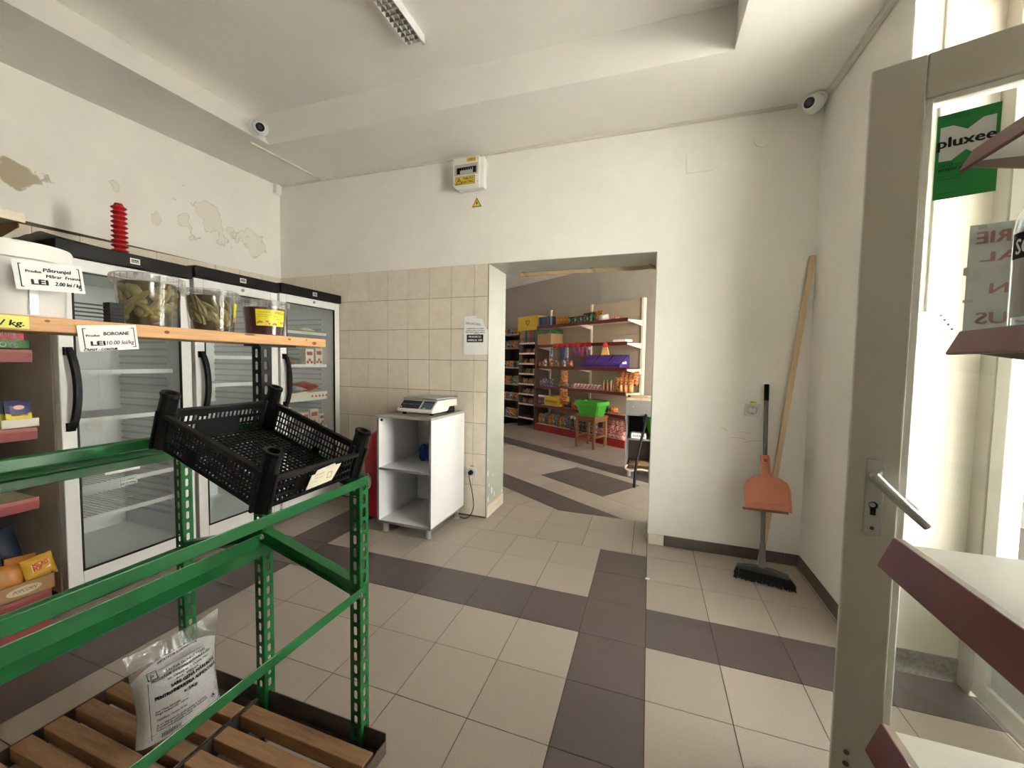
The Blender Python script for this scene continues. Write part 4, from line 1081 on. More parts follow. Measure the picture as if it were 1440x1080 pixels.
MB().box(-.085, .085, -.128, -.116, .52, .64, T=Matrix.Rotation(-.12, 4, 'X')).build('swing_flap', mat('darker red flap', (158, 22, 26), .4), t, bevel=.004)
b = MB()
for r0 in (.028, .05, .072):
    a0, a1 = -1.1, 1.1
    pts = [(-.115 + r0 * .8 * math.cos(a0 + (a1 - a0) * i / 12), -.1135, .30 + r0 * math.sin(a0 + (a1 - a0) * i / 12)) for i in range(13)]
    b.tube(pts, .006, 6)
b.build('emblem', M_white_paper, t)
# socket with plug and cable at the tile wall
def socket(label, x, z, plug=False):
    t = thing('wall_socket', label, 'socket', (x, -.0115 if plug else 0, z))
    MB().box(-.043, .043, -.012, 0, -.041, .041).build('cover_plate', mat('grey white socket plastic', (208, 208, 206), .35), t, bevel=.003)
    b = MB().lathe([(.031, 0), (.030, .005), (.025, .005), (.0225, -.002), (.001, -.002)], 24, T=Matrix.Translation((0, -.012, 0)) @ Matrix.Rotation(PI / 2, 4, 'X'), ends=False)
    b.build('socket_ring', mat('shaded socket plastic', (186, 184, 180), .4), t, smooth=True)
    b = MB()
    for xx in (-.0095, .0095): b.cyl((xx, -.0098, 0), (xx, -.0106, 0), .0042, 10)
    for zz in (-.020, .017): b.box(-.004, .004, -.0185, -.012, zz, zz + .004)
    b.build('socket_hole', M_black_ink, t)
    MB().box(-.012, .022, -.002, .0, .043, .058).build('voltage_sticker', mat('yellow sticker', (226, 200, 60), .6), t)
    b = MB(); put_text(b, '230 V', .011, -.010, .046, lambda u, v: Vector((u, -.0024, v)), w=.03); b.build('lettering', M_black_ink, t)
    return t
socket('white wall socket with yellow voltage sticker beside the broom', .640, .990)
socket('white wall socket with black plug on the tiles beside the cabinet', -1.352, .372, True)
t = thing('power_cable', 'black plug and power cable hanging from the socket beside the cabinet', 'cable', (-1.352, -.0215, .372))
MB().cyl((0, 0, 0), (0, -.030, 0), [.019, .016], 16).build('plug', M_black, t, smooth=True)
pts = [(0, -.028, -.004), (.004, -.05, -.02), (.02, -.055, -.08), (.04, -.05, -.18), (.044, -.045, -.27), (.02, -.055, -.335), (-.02, -.065, -.362), (-.06, -.05, -.367), (-.12, -.045, -.367)]
def smooth_pts(p, n=6):
    p = [Vector(q) for q in p]; out = []
    for i in range(len(p) - 1):
        a, b_, c, d = p[max(0, i - 1)], p[i], p[i + 1], p[min(len(p) - 1, i + 2)]
        for k in range(n):
            s = k / n; out.append(.5 * ((2 * b_) + (c - a) * s + (2 * a - 5 * b_ + 4 * c - d) * s * s + (3 * b_ - a - 3 * c + d) * s ** 3))
    return out + [p[-1]]
MB().tube(smooth_pts(pts), .0035, 8).build('cord', M_black, t, smooth=True)

# torn notice on the tiles
nx, nz, nw, nh = -1.432, 1.333, .208, .312
t = thing('paper_notice', 'torn white paper notice with black box lettering on the wall tiles', 'notice', (nx, -.0125, nz))
F0 = lambda u, v: Vector((u, -.001 - .002 * math.sin(20 * u) * math.sin(11 * v) - .002, v))
b = MB(); out = [(0, 0), (nw, .004), (nw, .20), (nw - .02, .222), (nw - .05, .285), (nw - .085, .290), (nw - .10, nh - .02), (.105, nh - .022), (.105, nh), (0, nh - .002)]
b.add([F0(*p) for p in out], [tuple(range(len(out)))]); b.add([F0(*p) + Vector((0, .001, 0)) for p in out], [tuple(range(len(out)))[::-1]])
b.build('sheet', M_white_paper, t)
FN = lambda u, v: F0(u, v) - Vector((0, .0035, 0))
b = MB(); patch(b, .028, .100, .172, .162, FN)
for (s, sz, v, w) in (('CLIENTUL va achita', .014, .205, .155), ('ambalajul odata cu produsul', .012, .190, .160), ('SGR conform legii in vigoare', .012, .176, .165)): put_text(b, s, sz, nw * .48, v, FN, w=w, center=True, bold=.0004)
put_text(b, 'garantie', .012, .09, .166, FN, w=.05); put_text(b, 'OBLIGATORIU', .026, .012, .248, FN, w=.135, shear=.2, angle=-.12)
b.build('lettering', M_black_ink, t)
b = MB(); FN2 = lambda u, v: F0(u, v) - Vector((0, .0042, 0)); put_text(b, 'PRODUSE CU', .022, .1, .137, FN2, w=.105, center=True, bold=.0005); put_text(b, 'AMBALAJ  SGR', .022, .1, .110, FN2, w=.125, center=True, bold=.0005); b.build('lettering_white', M_white_paper, t)

# breaker box, warning triangle, blank covers
t = thing('breaker_box', 'white breaker box with yellow warning label high on the back wall', 'breaker box', (-1.51, 0, 2.625))
BWd, BHt = .255, .235
MB().prism([(0, .03), (.04, 0), (BWd, 0), (BWd, BHt), (0, BHt)], 'y', -.055, 0).build('back_shell', M_white_metal, t, bevel=.006)
MB().prism([(.0, .03), (.035, -.002), (BWd - .03, -.002), (BWd - .03, BHt), (0, BHt)], 'y', -.078, -.055).build('front_cover', M_pvc_white, t, bevel=.005)
MB().box(.012, .212, -.0795, -.078, .10, .185).build('recess', M_pvc, t)
MB().box(.035, .200, -.0815, -.0795, .112, .160).build('breaker_window', M_black_ink, t)
for k in range(6): 
    s = MB().box(.066 + .018 * k, .083 + .018 * k, -.088, -.0815, .112, .150).build('breaker', mat('grey breaker', (190, 190, 188), .5), t, bevel=.001)
    MB().box(.070 + .018 * k, .079 + .018 * k, -.096, -.088, .134, .146).build('toggle', M_black, s)
M_yel = mat('warning yellow', (224, 196, 66), .5)
MB().box(.020, .190, -.0800, -.0785, .030, .093).build('warning_label', M_yel, t)
FB_ = lambda u, v: Vector((u, -.0806, v)); b = MB(); put_text(b, 'TABLOU', .024, .130, .066, FB_, w=.085, center=True, bold=.0005); put_text(b, 'ELECTRIC', .024, .130, .040, FB_, w=.10, center=True, bold=.0005)
def tri(b, x, z, s, F, th=.14):
    o = [(0, .0), (s, 0), (s / 2, s * .87)]; c = (s / 2, s * .29); i = [(c[0] + (p[0] - c[0]) * (1 - th * 2), c[1] + (p[1] - c[1]) * (1 - th * 2)) for p in o]
    b.add([F(x + p[0], z + p[1]) for p in o + i], [(0, 1, 4, 3), (1, 2, 5, 4), (2, 0, 3, 5)])
    b.add([F(x + s * a, z + s * c_) for a, c_ in ((.52, .62), (.38, .33), (.48, .33), (.44, .12), (.62, .42), (.52, .42))], [(0, 1, 2, 5), (2, 3, 4, 5)])
tri(b, .026, .036, .056, FB_); put_text(b, '~230 V', .022, .125, .205, FB_, w=.065, bold=.0004); rect_line(b, .020, .030, .190, .093, .002, FB_)
b.build('lettering', M_black_ink, t)
MB().box(.120, .195, -.0795, -.078, .198, .228).build('voltage_sticker', M_yel, t)
for (xx, zz) in ((.012, .045), (.012, .218), (.212, .045), (.212, .218)): MB().cyl((xx, -.0775, zz), (xx, -.0790, zz), .004, 8).build('screw', M_zinc, t)
t = thing('warning_sign', 'small yellow lightning triangle sign below the breaker box', 'sign', (-1.380, 0, 2.503))
MB().prism([(0, 0), (.086, 0), (.043, .076)], 'y', -.002, 0).build('plate', M_yel, t)
b = MB(); tri(b, .002, .002, .082, lambda u, v: Vector((u, -.0026, v)), .10); b.build('symbol', M_black_ink, t)
t = thing('cover_plate', 'painted rectangular blank cover plate high on the back wall', 'cover', (.187, 0, 2.552))
MB().box(0, .168, -.006, 0, 0, .130).build('plate', M_wall, t, bevel=.002)
for xx in (.012, .156):
    for zz in (.012, .118): MB().cyl((xx, -.006, zz), (xx, -.0066, zz), .004, 8).build('screw', M_pvc_white, t)
tag(MB().lathe([(.001, 0), (.048, 0), (.046, .004), (.001, .005)], 28, T=Matrix.Translation((.626, 0, 2.705)) @ Matrix.Rotation(PI / 2, 4, 'X'), ends=False).build('round_cover', M_wall, smooth=True), 'painted round blank cover near the right corner camera', 'cover')

# ceiling cameras
def cctv(label, loc, base_dir, look, base=.056):
    t = thing('ceiling_camera', label, 'camera', loc)
    d = Vector(base_dir).normalized(); l = Vector(look).normalized()
    Rb = d.to_track_quat('Z', 'Y').to_matrix().to_4x4(); Rl = l.to_track_quat('Z', 'Y').to_matrix().to_4x4()
    MB().lathe([(.001, 0), (base, 0), (base, .030), (base * .92, .038), (.001, .038)], 28, T=Rb, ends=False).build('base', M_white_metal, t, smooth=True)
    c = d * .055
    MB().sphere(c, .052, 28).build('dome', M_white_metal, t, smooth=True)
    T = Matrix.Translation(c) @ Rl
    MB().lathe([(.001, .043), (.034, .043), (.037, .052), (.033, .056), (.026, .052), (.001, .052)], 28, T=T, ends=False).build('lens_ring', M_white_paper, t, smooth=True)
    MB().lathe([(.001, .0545), (.028, .0545), (.028, .050)], 28, T=T, ends=False).build('lens', mat('dark lens glass', (26, 24, 26), .12), t)
    MB().lathe([(.008, .0552), (.013, .0552)], 20, T=T, ends=False).build('lens_core', mat('lens core', (90, 84, 92), .2), t)
    b = MB(); 
    for k in range(3):
        a = 2 * PI * k / 3 + .4; b.sphere(Rb @ Vector((base * .82 * math.cos(a), base * .82 * math.sin(a), .036)), .005, 8)
    b.build('screw', M_black_ink, t)
cctv('white dome camera on the raised ceiling edge above the fridges', (-2.788, -.735, 2.955), (1, 0, -.05), (.70, -.62, -.35), .058)
cctv('white dome camera in the ceiling corner above the broom', (.885, -.055, 2.872), (-.35, -.45, -.75), (-.62, -.72, -.22), .058)
# fluorescent light
t = thing('ceiling_light', 'long white fluorescent ceiling light with louvre, switched off', 'ceiling light', (-1.30, -1.53, zc(-1.3, -1.53) + H), rot=(.032, 0, .015))
MB().box(-.052, .052, -.62, .62, -.028, 0).build('housing', M_white_metal, t, bevel=.002)
MB().box(-.052, -.046, -.62, .62, -.050, -.028).build('side_rail', M_white_metal, t); MB().box(.046, .052, -.62, .62, -.050, -.028).build('side_rail', M_white_metal, t)
for yy in (-.62, .595): MB().box(-.052, .052, yy, yy + .025, -.050, -.028).build('end_cap', M_white_metal, t)
MB().cyl((0, -.59, -.030), (0, .59, -.030), .012, 12).build('tube', mat('unlit tube', (214, 212, 200), .3), t)
b = MB()
for k in range(34): b.box(-.046, .046, -.585 + .035 * k, -.583 + .035 * k, -.050, -.030)
for xx in (-.016, .015): b.box(xx, xx + .001, -.595, .595, -.050, -.032)
b.build('louvre', mat('louvre grey', (176, 172, 160), .4), t)

# ---------------------------------------------------------------- broom, dustpan and stick in the corner
bt = Vector((.712, -.022, 1.160)); bbm = Vector((.672, -.275, .075))
t = thing('broom', 'grey handled broom with black bristles leaning beside the socket', 'broom')
d = (bt - bbm).normalized()
MB().cyl(bt - d * .135 * .75, bbm, .0125, 14).build('handle', mat('grey plastic tube', (104, 104, 102), .35, var=.1, scale=9), t, smooth=True)
MB().cyl(bt, bt - d * .105, .0138, 14).build('grip', M_black, t, smooth=True)
MB().cyl(bbm + d * .14, bbm, [.015, .020], 14).build('socket_neck', mat('grey broom neck', (120, 118, 114), .45), t, smooth=True)
hx = Vector((.27, -.06, 0)).normalized(); hy = Vector((-hx.y, hx.x, 0)); TB = Matrix(((hx.x, hy.x, 0, .672), (hx.y, hy.y, 0, -.283), (0, 0, 1, 0), (0, 0, 0, 1)))
MB().prism([(-.135, .050), (.135, .050), (.132, .066), (.05, .082), (-.05, .082), (-.132, .066)], 'y', -.022, .022, T=TB).build('head', mat('dark grey broom head', (70, 70, 70), .5), t, bevel=.004)
b = MB(); rs = random.Random(8)
for i in range(30):
    for j in range(5):
        x = -.130 + .26 * i / 29; y = -.018 + .036 * j / 4; sx_ = x * .16 + rs.uniform(-.006, .006) + .012; sy_ = (y * .9) + rs.uniform(-.005, .005) - .018
        p0 = TB @ Vector((x, y, .052)); p1 = TB @ Vector((x + sx_, y + sy_, .002 + rs.uniform(0, .005)))
        b.tube([p0, p1], [.0042, .0052], 4)
o = b.build('bristles', mat('black bristle', (20, 20, 22), .7), t); o['kind'] = 'stuff'
dp = Vector((0, 0, 0)); 
q0 = bt - d * (1.160 - .725) / d.z
t = thing('dustpan', 'orange plastic dustpan hung on the broom handle', 'dustpan', (q0.x - .006, q0.y - .019, .725), rot=(-.235 * .86 - .0, -.055, -.05))
M_or = mat('orange plastic', (204, 124, 90), .45, var=.1, scale=5)
out = []
def dpo(s=1.0, o=0.0):
    P = [(-.020, 0), (.020, 0), (.022, -.10), (.030, -.125), (.075, -.140), (.105, -.165), (.118, -.205), (.116, -.330), (-.116, -.320), (-.118, -.200), (-.102, -.163), (-.072, -.138), (-.030, -.125), (-.022, -.10)]
    return [(x * s, (z + .22) * s - .22 + o) for x, z in P]
MB().prism(dpo(), 'y', -.004, .004).build('pan', M_or, t, bevel=.003)
b = MB(); P = dpo(); 
for i in range(len(P)):
    if i == 7: continue
    p, q = P[i], P[(i + 1) % len(P)]; dd = Vector((q[0] - p[0], 0, q[1] - p[1])).normalized(); nn = Vector((-dd.z, 0, dd.x)) * .004
    vs = [Vector((p[0], 0, p[1])) , Vector((q[0], 0, q[1]))]
    V = [vs[0] - nn, vs[1] - nn, vs[1] + nn, vs[0] + nn]
    hgt = .018
    b.add([v + Vector((0, -hgt, 0)) for v in V] + [v + Vector((0, .002, 0)) for v in V], [(0, 1, 2, 3), (0, 4, 5, 1), (1, 5, 6, 2), (2, 6, 7, 3), (3, 7, 4, 0)])
b.build('rim', M_or, t)
MB().box(-.114, .114, -.012, -.003, -.292, -.286).build('ridge', M_or, t, bevel=.002)
MB().box(-.118, .118, -.010, .004, -.336, -.322, T=Matrix.Rotation(.043, 4, 'Y')).build('lip', mat('brown rubber lip', (120, 84, 64), .6), t)
MB().lathe([(.004, 0), (.008, 0), (.008, .008), (.004, .008)], 14, T=Matrix.Translation((0, -.012, -.028)) @ Matrix.Rotation(PI / 2, 4, 'X'), ends=False).build('hanging_hole', M_black_ink, t)
t = thing('wooden_stick', 'long pale square wooden stick leaning into the right corner', 'stick')
p0 = Vector((.684, -.165, .001)); p1 = Vector((.922, -.018, 1.955))
d = (p1 - p0).normalized(); a = Vector((1, 0, 0)); a = (a - d * a.dot(d)).normalized(); c = d.cross(a); w = .0135
V = []
for p in (p0, p1): V += [p + a * w + c * w, p - a * w + c * w, p - a * w - c * w, p + a * w - c * w]
MB().add(V, [(0, 1, 2, 3), (7, 6, 5, 4), (0, 4, 5, 1), (1, 5, 6, 2), (2, 6, 7, 3), (3, 7, 4, 0)]).build('shaft', M_stick, t, bevel=.0015)
tag(MB().prism([(0, 0), (.022, .003), (.026, .016), (.004, .019)], 'z', 0.001, .004).build('paper_scrap', M_white_paper, loc=(.016, -.515, 0)), 'tiny white paper scrap on the dark floor tiles', 'scrap')

# ---------------------------------------------------------------- glazed door leaf standing open
dl = thing('glass_door', 'open glazed door leaf with beige frame and lever handle at the right', 'door', (1.33, -1.88, 0), math.atan2(.318, -.948))
LW, LH, LT = .843, 2.056, .058
fr = MB()
fr.box(0, .105, -LT, 0, .015, LH); fr.box(LW - .105, LW, -LT, 0, .015, LH)
fr.box(.105, LW - .105, -LT, 0, LH - .105, LH); fr.box(.105, LW - .105, -LT, 0, .015, .115)
fr.build('leaf_frame', M_pvc, dl, bevel=.004)
b = MB(); gA, gB = .105, LW - .105
for (x0, x1, z0, z1) in ((gA, gA + .016, .115, LH - .105), (gB - .016, gB, .115, LH - .105), (gA + .016, gB - .016, LH - .121, LH - .105), (gA + .016, gB - .016, .115, .131)):
    b.box(x0, x1, -.045, -.012, z0, z1)
b.build('glazing_bead', M_pvc_white, dl, bevel=.003)
MB().box(gA + .008, gB - .008, -.033, -.027, .123, LH - .113).build('pane', glass('door pane', (.97, .985, .98), haze=.05), dl)
hp = MB().box(.768, .806, 0, .008, .822, 1.030).build('handle_plate', M_alu, dl, bevel=.003)
MB().cyl((.787, .006, .985), (.787, .050, .985), [.012, .011], 14).build('lever_neck', M_alu, hp, smooth=True)
MB().tube([(.793, .048, .992), (.775, .054, .972), (.73, .056, .925), (.690, .054, .886)], [.0125, .0125, .0115, .0105], 12).build('lever', M_alu, hp, smooth=True)
b = MB().cyl((.787, .008, .905), (.787, .010, .905), .0095, 14); b.box(.7815, .7925, .008, .0095, .878, .902); b.build('keyhole', M_black_ink, hp)
MB().cyl((.789, .0095, .906), (.789, .011, .906), .0065, 12).build('key_cylinder', M_zinc, hp)
MB().cyl((.787, .008, .842), (.787, .0092, .842), .005, 10).build('plate_screw', M_steel, hp)
MB().tube([(.787, -LT, .985), (.787, -.095, .985)], .011, 10).build('outer_lever_neck', M_alu, dl)
MB().tube([(.79, -.10, .990), (.73, -.112, .93), (.685, -.110, .885)], .011, 10).build('outer_lever', M_alu, dl, smooth=True)
for zz in (.184, .150): MB().cyl((.809, 0, zz), (.809, .0015, zz), .007, 12).build('screw', M_steel, dl)
# poster and reversed notice on the pane (both stuck on the glass)
dx = Vector((-.948, .318, 0)).normalized(); dn = Vector((-.318, -.948, 0)).normalized(); DH = Vector((1.33, -1.88, 0))
def on_door(s, z, off): return DH + dx * s + dn * off + Vector((0, 0, z))
po = on_door(.711, 1.699, -.0260)
t = thing('green_poster', 'green payment card poster with black lettering on the door glass', 'poster', po)
PW, PH = .105, .206
FP0 = plane((0, 0, 0), -dx, (0, 0, 1), 0); FPn = lambda e: plane((0, 0, 0), -dx, (0, 0, 1), e)
b = MB(); patch(b, 0, 0, PW, PH, FPn(.0006)); b.add([FPn(0)(0, 0), FPn(0)(0, PH), FPn(0)(PW, PH), FPn(0)(PW, 0)], [(0, 1, 2, 3)]); b.build('sheet', mat('poster green', (24, 128, 56), .5), t)
b = MB(); F = FPn(.0012)
b.add([F(x, y) for x, y in ((.006, .093), (.028, .092), (.052, .112), (.078, .088), (.098, .092), (.098, .180), (.078, .180), (.052, .160), (.028, .176), (.006, .176))], [tuple(range(10))]); b.build('white_shape', mat('poster pale grey', (206, 206, 200), .6), t)
b = MB(); F = FPn(.0018); put_text(b, 'pluxee', .034, .003, .125, F, w=.096, bold=.0012); put_text(b, 'Cardul tau', .010, .006, .078, F, w=.04); put_text(b, 'acceptat aici', .012, .006, .068, F, w=.048, bold=.0003)
for k in range(2): put_text(b, ('Plateste simplu cu cardul', 'in magazinul nostru')[k], .005, .006, .054 - .008 * k, F, w=.04)
put_text(b, 'www.pluxee.ro', .006, .006, .012, F, w=.032); put_text(b, 'pluxee Romania', .005, .014, .193, F, w=.045); b.build('lettering', M_black_ink, t)
qo = on_door(.641, 1.33, -.0345)
t = thing('reversed_notice', 'white paper with reversed red letters taped behind the door glass', 'notice', qo)
Fq = lambda e: plane((0, 0, 0), -dx, (0, 0, 1), e)
M_thin = mat('thin grey white paper', (214, 212, 210), .8, var=.06, scale=60)
b = MB(); patch(b, 0, 0, .21, .296, Fq(0)); b.add([Fq(-.0006)(0, 0), Fq(-.0006)(0, .296), Fq(-.0006)(.21, .296), Fq(-.0006)(.21, 0)], [(0, 1, 2, 3)]); b.build('sheet', M_thin, t)
b = MB(); F = Fq(.0006); M_rl = mat('faded red letters', (196, 130, 126), .8)
put_text(b, 'BRUTARIE', .040, .198, .249, F, w=.185, mirror=True, bold=.0016); put_text(b, 'LOCAL', .032, .198, .205, F, w=.178, mirror=True, bold=.0012); put_text(b, 'AICI  IN', .034, .190, .128, F, w=.15, mirror=True, bold=.0012); put_text(b, 'PRODUS', .040, .195, .055, F, w=.175, mirror=True, bold=.0012)
b.build('lettering', M_rl, t)
b = MB(); G = Fq(.0010)
for (u, v, w, h) in ((.014, .284, .014, .010), (-.006, .175, .010, .020), (-.004, .108, .018, .008)): patch(b, u, v, u + w, v + h, G)
b.build('tape', mat('yellowed tape', (196, 190, 170), .5), t)

# ---------------------------------------------------------------- shelf unit at the right edge, in front of the added window
su = thing('window_gondola', 'white shelf unit with dark red shelf rails at the right edge', 'shelf unit', (0, -2.112, 0))
for yy in (-.05, -1.30): MB().box(.845, .885, yy - .02, yy + .02, 0, 1.95).build('upright', M_cream, su, bevel=.002)
def rshelf(z, xl, zt, lean, name='shelf'):
    s = MB().box(xl + lean, .845, -1.35, 0, zt - .014, zt - .006).build(name, M_shelf_white, su)
    MB().prism([(xl, z), (xl + .004, z - .003), (xl + lean + .006, zt - .010), (xl + lean + .004, zt + .004), (xl + lean, zt + .004)], 'y', -1.35, -.001).build('shelf_rail', M_red_lip, s, bevel=.0015)
    MB().prism([(xl + lean - .001, zt - .012), (xl + lean + .004, zt + .003), (xl + lean + .016, zt + .002), (xl + lean + .016, zt - .012)], 'y', -1.35, 0).build('rail_edge', mat('taupe rail edge', (150, 132, 116), .45), s)
    MB().prism([(xl + .012, z + .004), (.845, z - .06), (.845, zt - .016), (xl + lean, zt - .016)], 'y', -.006, -.003).build('bracket', mat('taupe bracket', (124, 108, 96), .45), s)
    return s
rshelf(.934, .380, .982, .020); rshelf(.600, .380, .652, .020); rshelf(1.298, .450, 1.330, .016); rshelf(1.584, .450, 1.612, .016)
MB().box(.30, .845, -1.35, -.003, .13, .15).build('base_shelf', M_shelf_white, su); MB().box(.30, .312, -1.35, -.003, 0, .13).build('kick_plate', M_red_lip, su)
t = thing('vodka_bottle', 'clear spirit bottle with black label on the red railed shelf', 'bottle', (.520, -2.182, 1.3255))
M_bglass = glass('bottle glass', (.92, .95, .95), refl=2.0, haze=.03)
MB().lathe([(.001, .002), (.034, .002), (.036, .008), (.036, .150), (.033, .170), (.020, .195), (.0145, .21), (.0135, .262), (.0155, .264), (.0155, .28), (.001, .28)], 32, ends=False).build('bottle', M_bglass, t, smooth=True)
MB().lathe([(.001, .006), (.0325, .006), (.0325, .15), (.028, .168), (.016, .19), (.001, .19)], 28, ends=False).build('spirit', glass('clear spirit', (.96, .97, .98), refl=.6), t, smooth=True)
MB().lathe([(.001, .2795), (.0165, .2795), (.0165, .305), (.001, .305)], 20, ends=False).build('cap', M_black, t, smooth=True)
fb = lambda r: (lambda u, v: Vector((r * math.cos(u / .036), r * math.sin(u / .036), v)))
a0 = math.atan2(-.768, -.52) * .036; 
b = MB(); F = fb(.0364); b.grid(lambda u, v: F(a0 - .045 + .09 * u, .104 + .036 * v), 16, 1); b.build('black_label', M_black_ink, t)
b = MB(); b.grid(lambda u, v: F(a0 - .04 + .08 * u, .022 + .082 * v), 16, 1); b.build('pale_label', mat('pale bottle label', (196, 194, 186), .5), t)
F = fb(.0369); b = MB(); put_text(b, 'SCANDIC', .030, a0, .110, F, w=.074, center=True, bold=.0006); b.build('lettering_white', M_white_paper, t)
b = MB(); b.grid(lambda u, v: F(a0 - .02 + .04 * u, .090 + .010 * v), 8, 1); b.build('vodka_band', mat('terracotta band', (190, 110, 84), .5), t)
b = MB(); F2_ = fb(.0373); put_text(b, 'VODKA', .009, a0, .0925, F2_, w=.026, center=True); put_text(b, '37.5% vol. 0.5 L', .007, a0, .036, F2_, w=.04, center=True)
F = fb(.0369)
b.add([F(a0 + x, z) for x, z in ((-.036, .056), (.036, .056), (.030, .064), (.012, .072), (-.008, .068), (-.022, .062))], [tuple(range(6))])
for x in (.0, .008, .014): b.add([F(a0 + x - .004, .068), F(a0 + x + .004, .068), F(a0 + x, .086)], [(0, 1, 2)])
b.build('label_print', mat('grey green print', (110, 112, 96), .6), t)

# ---------------------------------------------------------------- back room
t = thing('wooden_bar', 'wooden bar hung on wire hooks under the doorway lintel', 'bar', (0, .33, 0))
MB().box(-1.075, .022, -.013, .013, 2.012, 2.040).build('bar', M_stick, t, bevel=.002)
for xx in (-1.03, -.46, -.01):
    for q in (0, .016): MB().tube([(xx + q - .02, -.016, 2.050), (xx + q, -.017, 2.030), (xx + q + .012, -.016, 2.010), (xx + q + .012, .016, 2.010), (xx + q - .02, .016, 2.052)], .0018, 6).build('wire_hook', M_steel, t)
def bpt(u, v, z=0.0): p = A2 + D2 * u + N2 * v; return Vector((p.x, p.y, z))
RZ = math.atan2(D2.y, D2.x)                  # local x along the shelves, local -y towards the camera
RB = Matrix.Rotation(RZ, 4, 'Z')
M_bpanel = mat('beige perforated panel', (168, 152, 130), .6, var=.06, scale=4)
gd = thing('back_gondola', 'long beige gondola with dark red shelf rails in the back room', 'shelf unit', bpt(0, 0), RZ)
GL = 2.07
for k in range(8):
    z0 = .12 + .273 * k
    for (x0, x1) in ((0, 1.03), (1.04, GL)): MB().box(x0, x1, .385, .40, z0 + .002, z0 + .270).build('back_panel', M_bpanel, gd)
for x in (0, 1.035, GL):
    MB().box(x - .02, x + .02, .36, .43, 0, 2.31).build('upright', M_cream, gd, bevel=.002)
for z in (1.975, 1.62, 1.225, .855, .50):
    for (x0, x1) in ((0.01, 1.03), (1.04, GL - .01)):
        s = MB().box(x0, x1, .012, .385, z - .03, z - .022).build('shelf', M_cream, gd)
        MB().prism([(-.002, z - .052), (.010, z - .052), (.014, z), (.004, z)], 'x', x0, x1).build('shelf_rail', M_red_lip, s)
    for x in (0.004, 1.034, GL - .004):
        MB().prism([(.02, z - .046), (.37, z - .10), (.37, z - .012), (.02, z - .024)], 'x', x - .002, x + .002).build('bracket', M_cream, gd)
MB().box(0, GL, .02, .385, .11, .125).build('base_shelf', M_cream, gd); MB().box(0, GL, .0, .015, 0, .125).build('kick_plate', mat('red kick plate', (142, 26, 32), .4), gd)
lu = thing('side_gondola', 'dark brown shelving with price rails left of the long back room gondola', 'shelf unit', bpt(0, 0), RZ)
M_dk = mat('dark brown panel', (70, 54, 44), .6)
MB().box(-1.2, -.02, .37, .385, 0, 1.9).build('back_panel', M_dk, lu)
MB().box(-.030, -.014, .0, .385, 0, 1.66).build('side_panel', M_dk, lu); MB().box(-.545, -.530, .02, .385, 0, 1.9).build('side_panel', M_dk, lu); MB().box(-1.2, -1.185, .02, .385, 0, 1.9).build('side_panel', M_dk, lu)
for z in (1.67, 1.47, 1.27, 1.07, .87, .67, .475, .20):
    s = MB().box(-.53, -.03, .02, .37, z - .02, z).build('shelf', M_dk, lu); MB().box(-.53, -.03, .004, .018, z - .030, z + .008).build('price_rail', M_red_pink, s)
    b = MB()
    for k in range(9): b.box(-.51 + .053 * k, -.475 + .053 * k, .002, .004, z - .024, z + .004)
    b.build('price_labels', M_white_paper, s)
for z in (1.86, 1.58, 1.18, .84, .52, .16):
    s = MB().box(-1.185, -.545, .02, .37, z - .02, z).build('shelf', M_dk, lu); MB().box(-1.185, -.545, .004, .018, z - .022, z + .006).build('price_rail', M_grey_metal, s)

C3 = {}
def colmat(n, rgb, v2=None, sc=26): return mat(n, rgb, .42, var=.4, scale=sc * 1.3, var2=v2, edge=(.47, .53))
K_bag1 = colmat('red gold foil', (142, 28, 24), (214, 150, 84)); K_bag2 = colmat('white blue wrap', (190, 188, 184), (40, 50, 96)); K_bag3 = colmat('yellow red wrap', (206, 168, 48), (140, 40, 30)); K_bag4 = colmat('dark wrap', (34, 28, 32), (130, 120, 110)); K_bag5 = colmat('green wrap', (64, 112, 52), (30, 40, 30))
K_can = mat('blue can print', (96, 112, 140), .35, var=.6, scale=22, var2=(26, 30, 42)); K_jar = mat('amber jar', (150, 96, 50), .2, var=.3, scale=30); K_lidr = mat('red lid', (170, 32, 30), .4); K_box_y = mat('yellow carton', (214, 176, 44), .55, var=.08, scale=8); K_purple = mat('purple carton', (60, 38, 112), .5, var=.12, scale=10)
def at(u, v, z): return bpt(u, -v, z)
def place(o, u, v, z, rz=0.0): o.location = at(u, v, z); o.rotation_euler = (0, 0, RZ + rz); return o
def can(u, v, z, r, h, m, label, group, name='drink_can', cat='can'):
    t = thing(name, label, cat, at(u, v, z), RZ, group)
    MB().lathe([(.001, 0), (r * .9, 0), (r, .006), (r, h - .012), (r * .82, h - .002), (r * .80, h), (.001, h - .004)], 14, ends=False).build('body', m, t, smooth=True)
    MB().lathe([(.001, h - .003), (r * .8, h - .001)], 14, ends=False).build('lid', M_zinc, t)
    return t
def jar(u, v, z, r, h, m, label, group, lid=K_lidr, cat='jar'):
    t = thing('jar', label, cat, at(u, v, z), RZ, group)
    MB().lathe([(.001, 0), (r, .0), (r, h * .72), (r * .8, h * .82), (.001, h * .82)], 12, ends=False).build('body', m, t, smooth=True)
    MB().lathe([(.001, h), (r * .86, h), (r * .86, h * .82), (.001, h * .82)], 12, ends=False).build('lid', lid, t, smooth=True)
    return t
def sbox(u, v, z, w, d, h, m, label, cat='carton', name='carton', group=None, rz=0.0):
    o = MB().box(-w / 2, w / 2, 0, d, 0, h).build(name, m, bevel=.003); place(o, u, v, z, rz); return tag(o, label, cat, group)
_bagmesh = {}
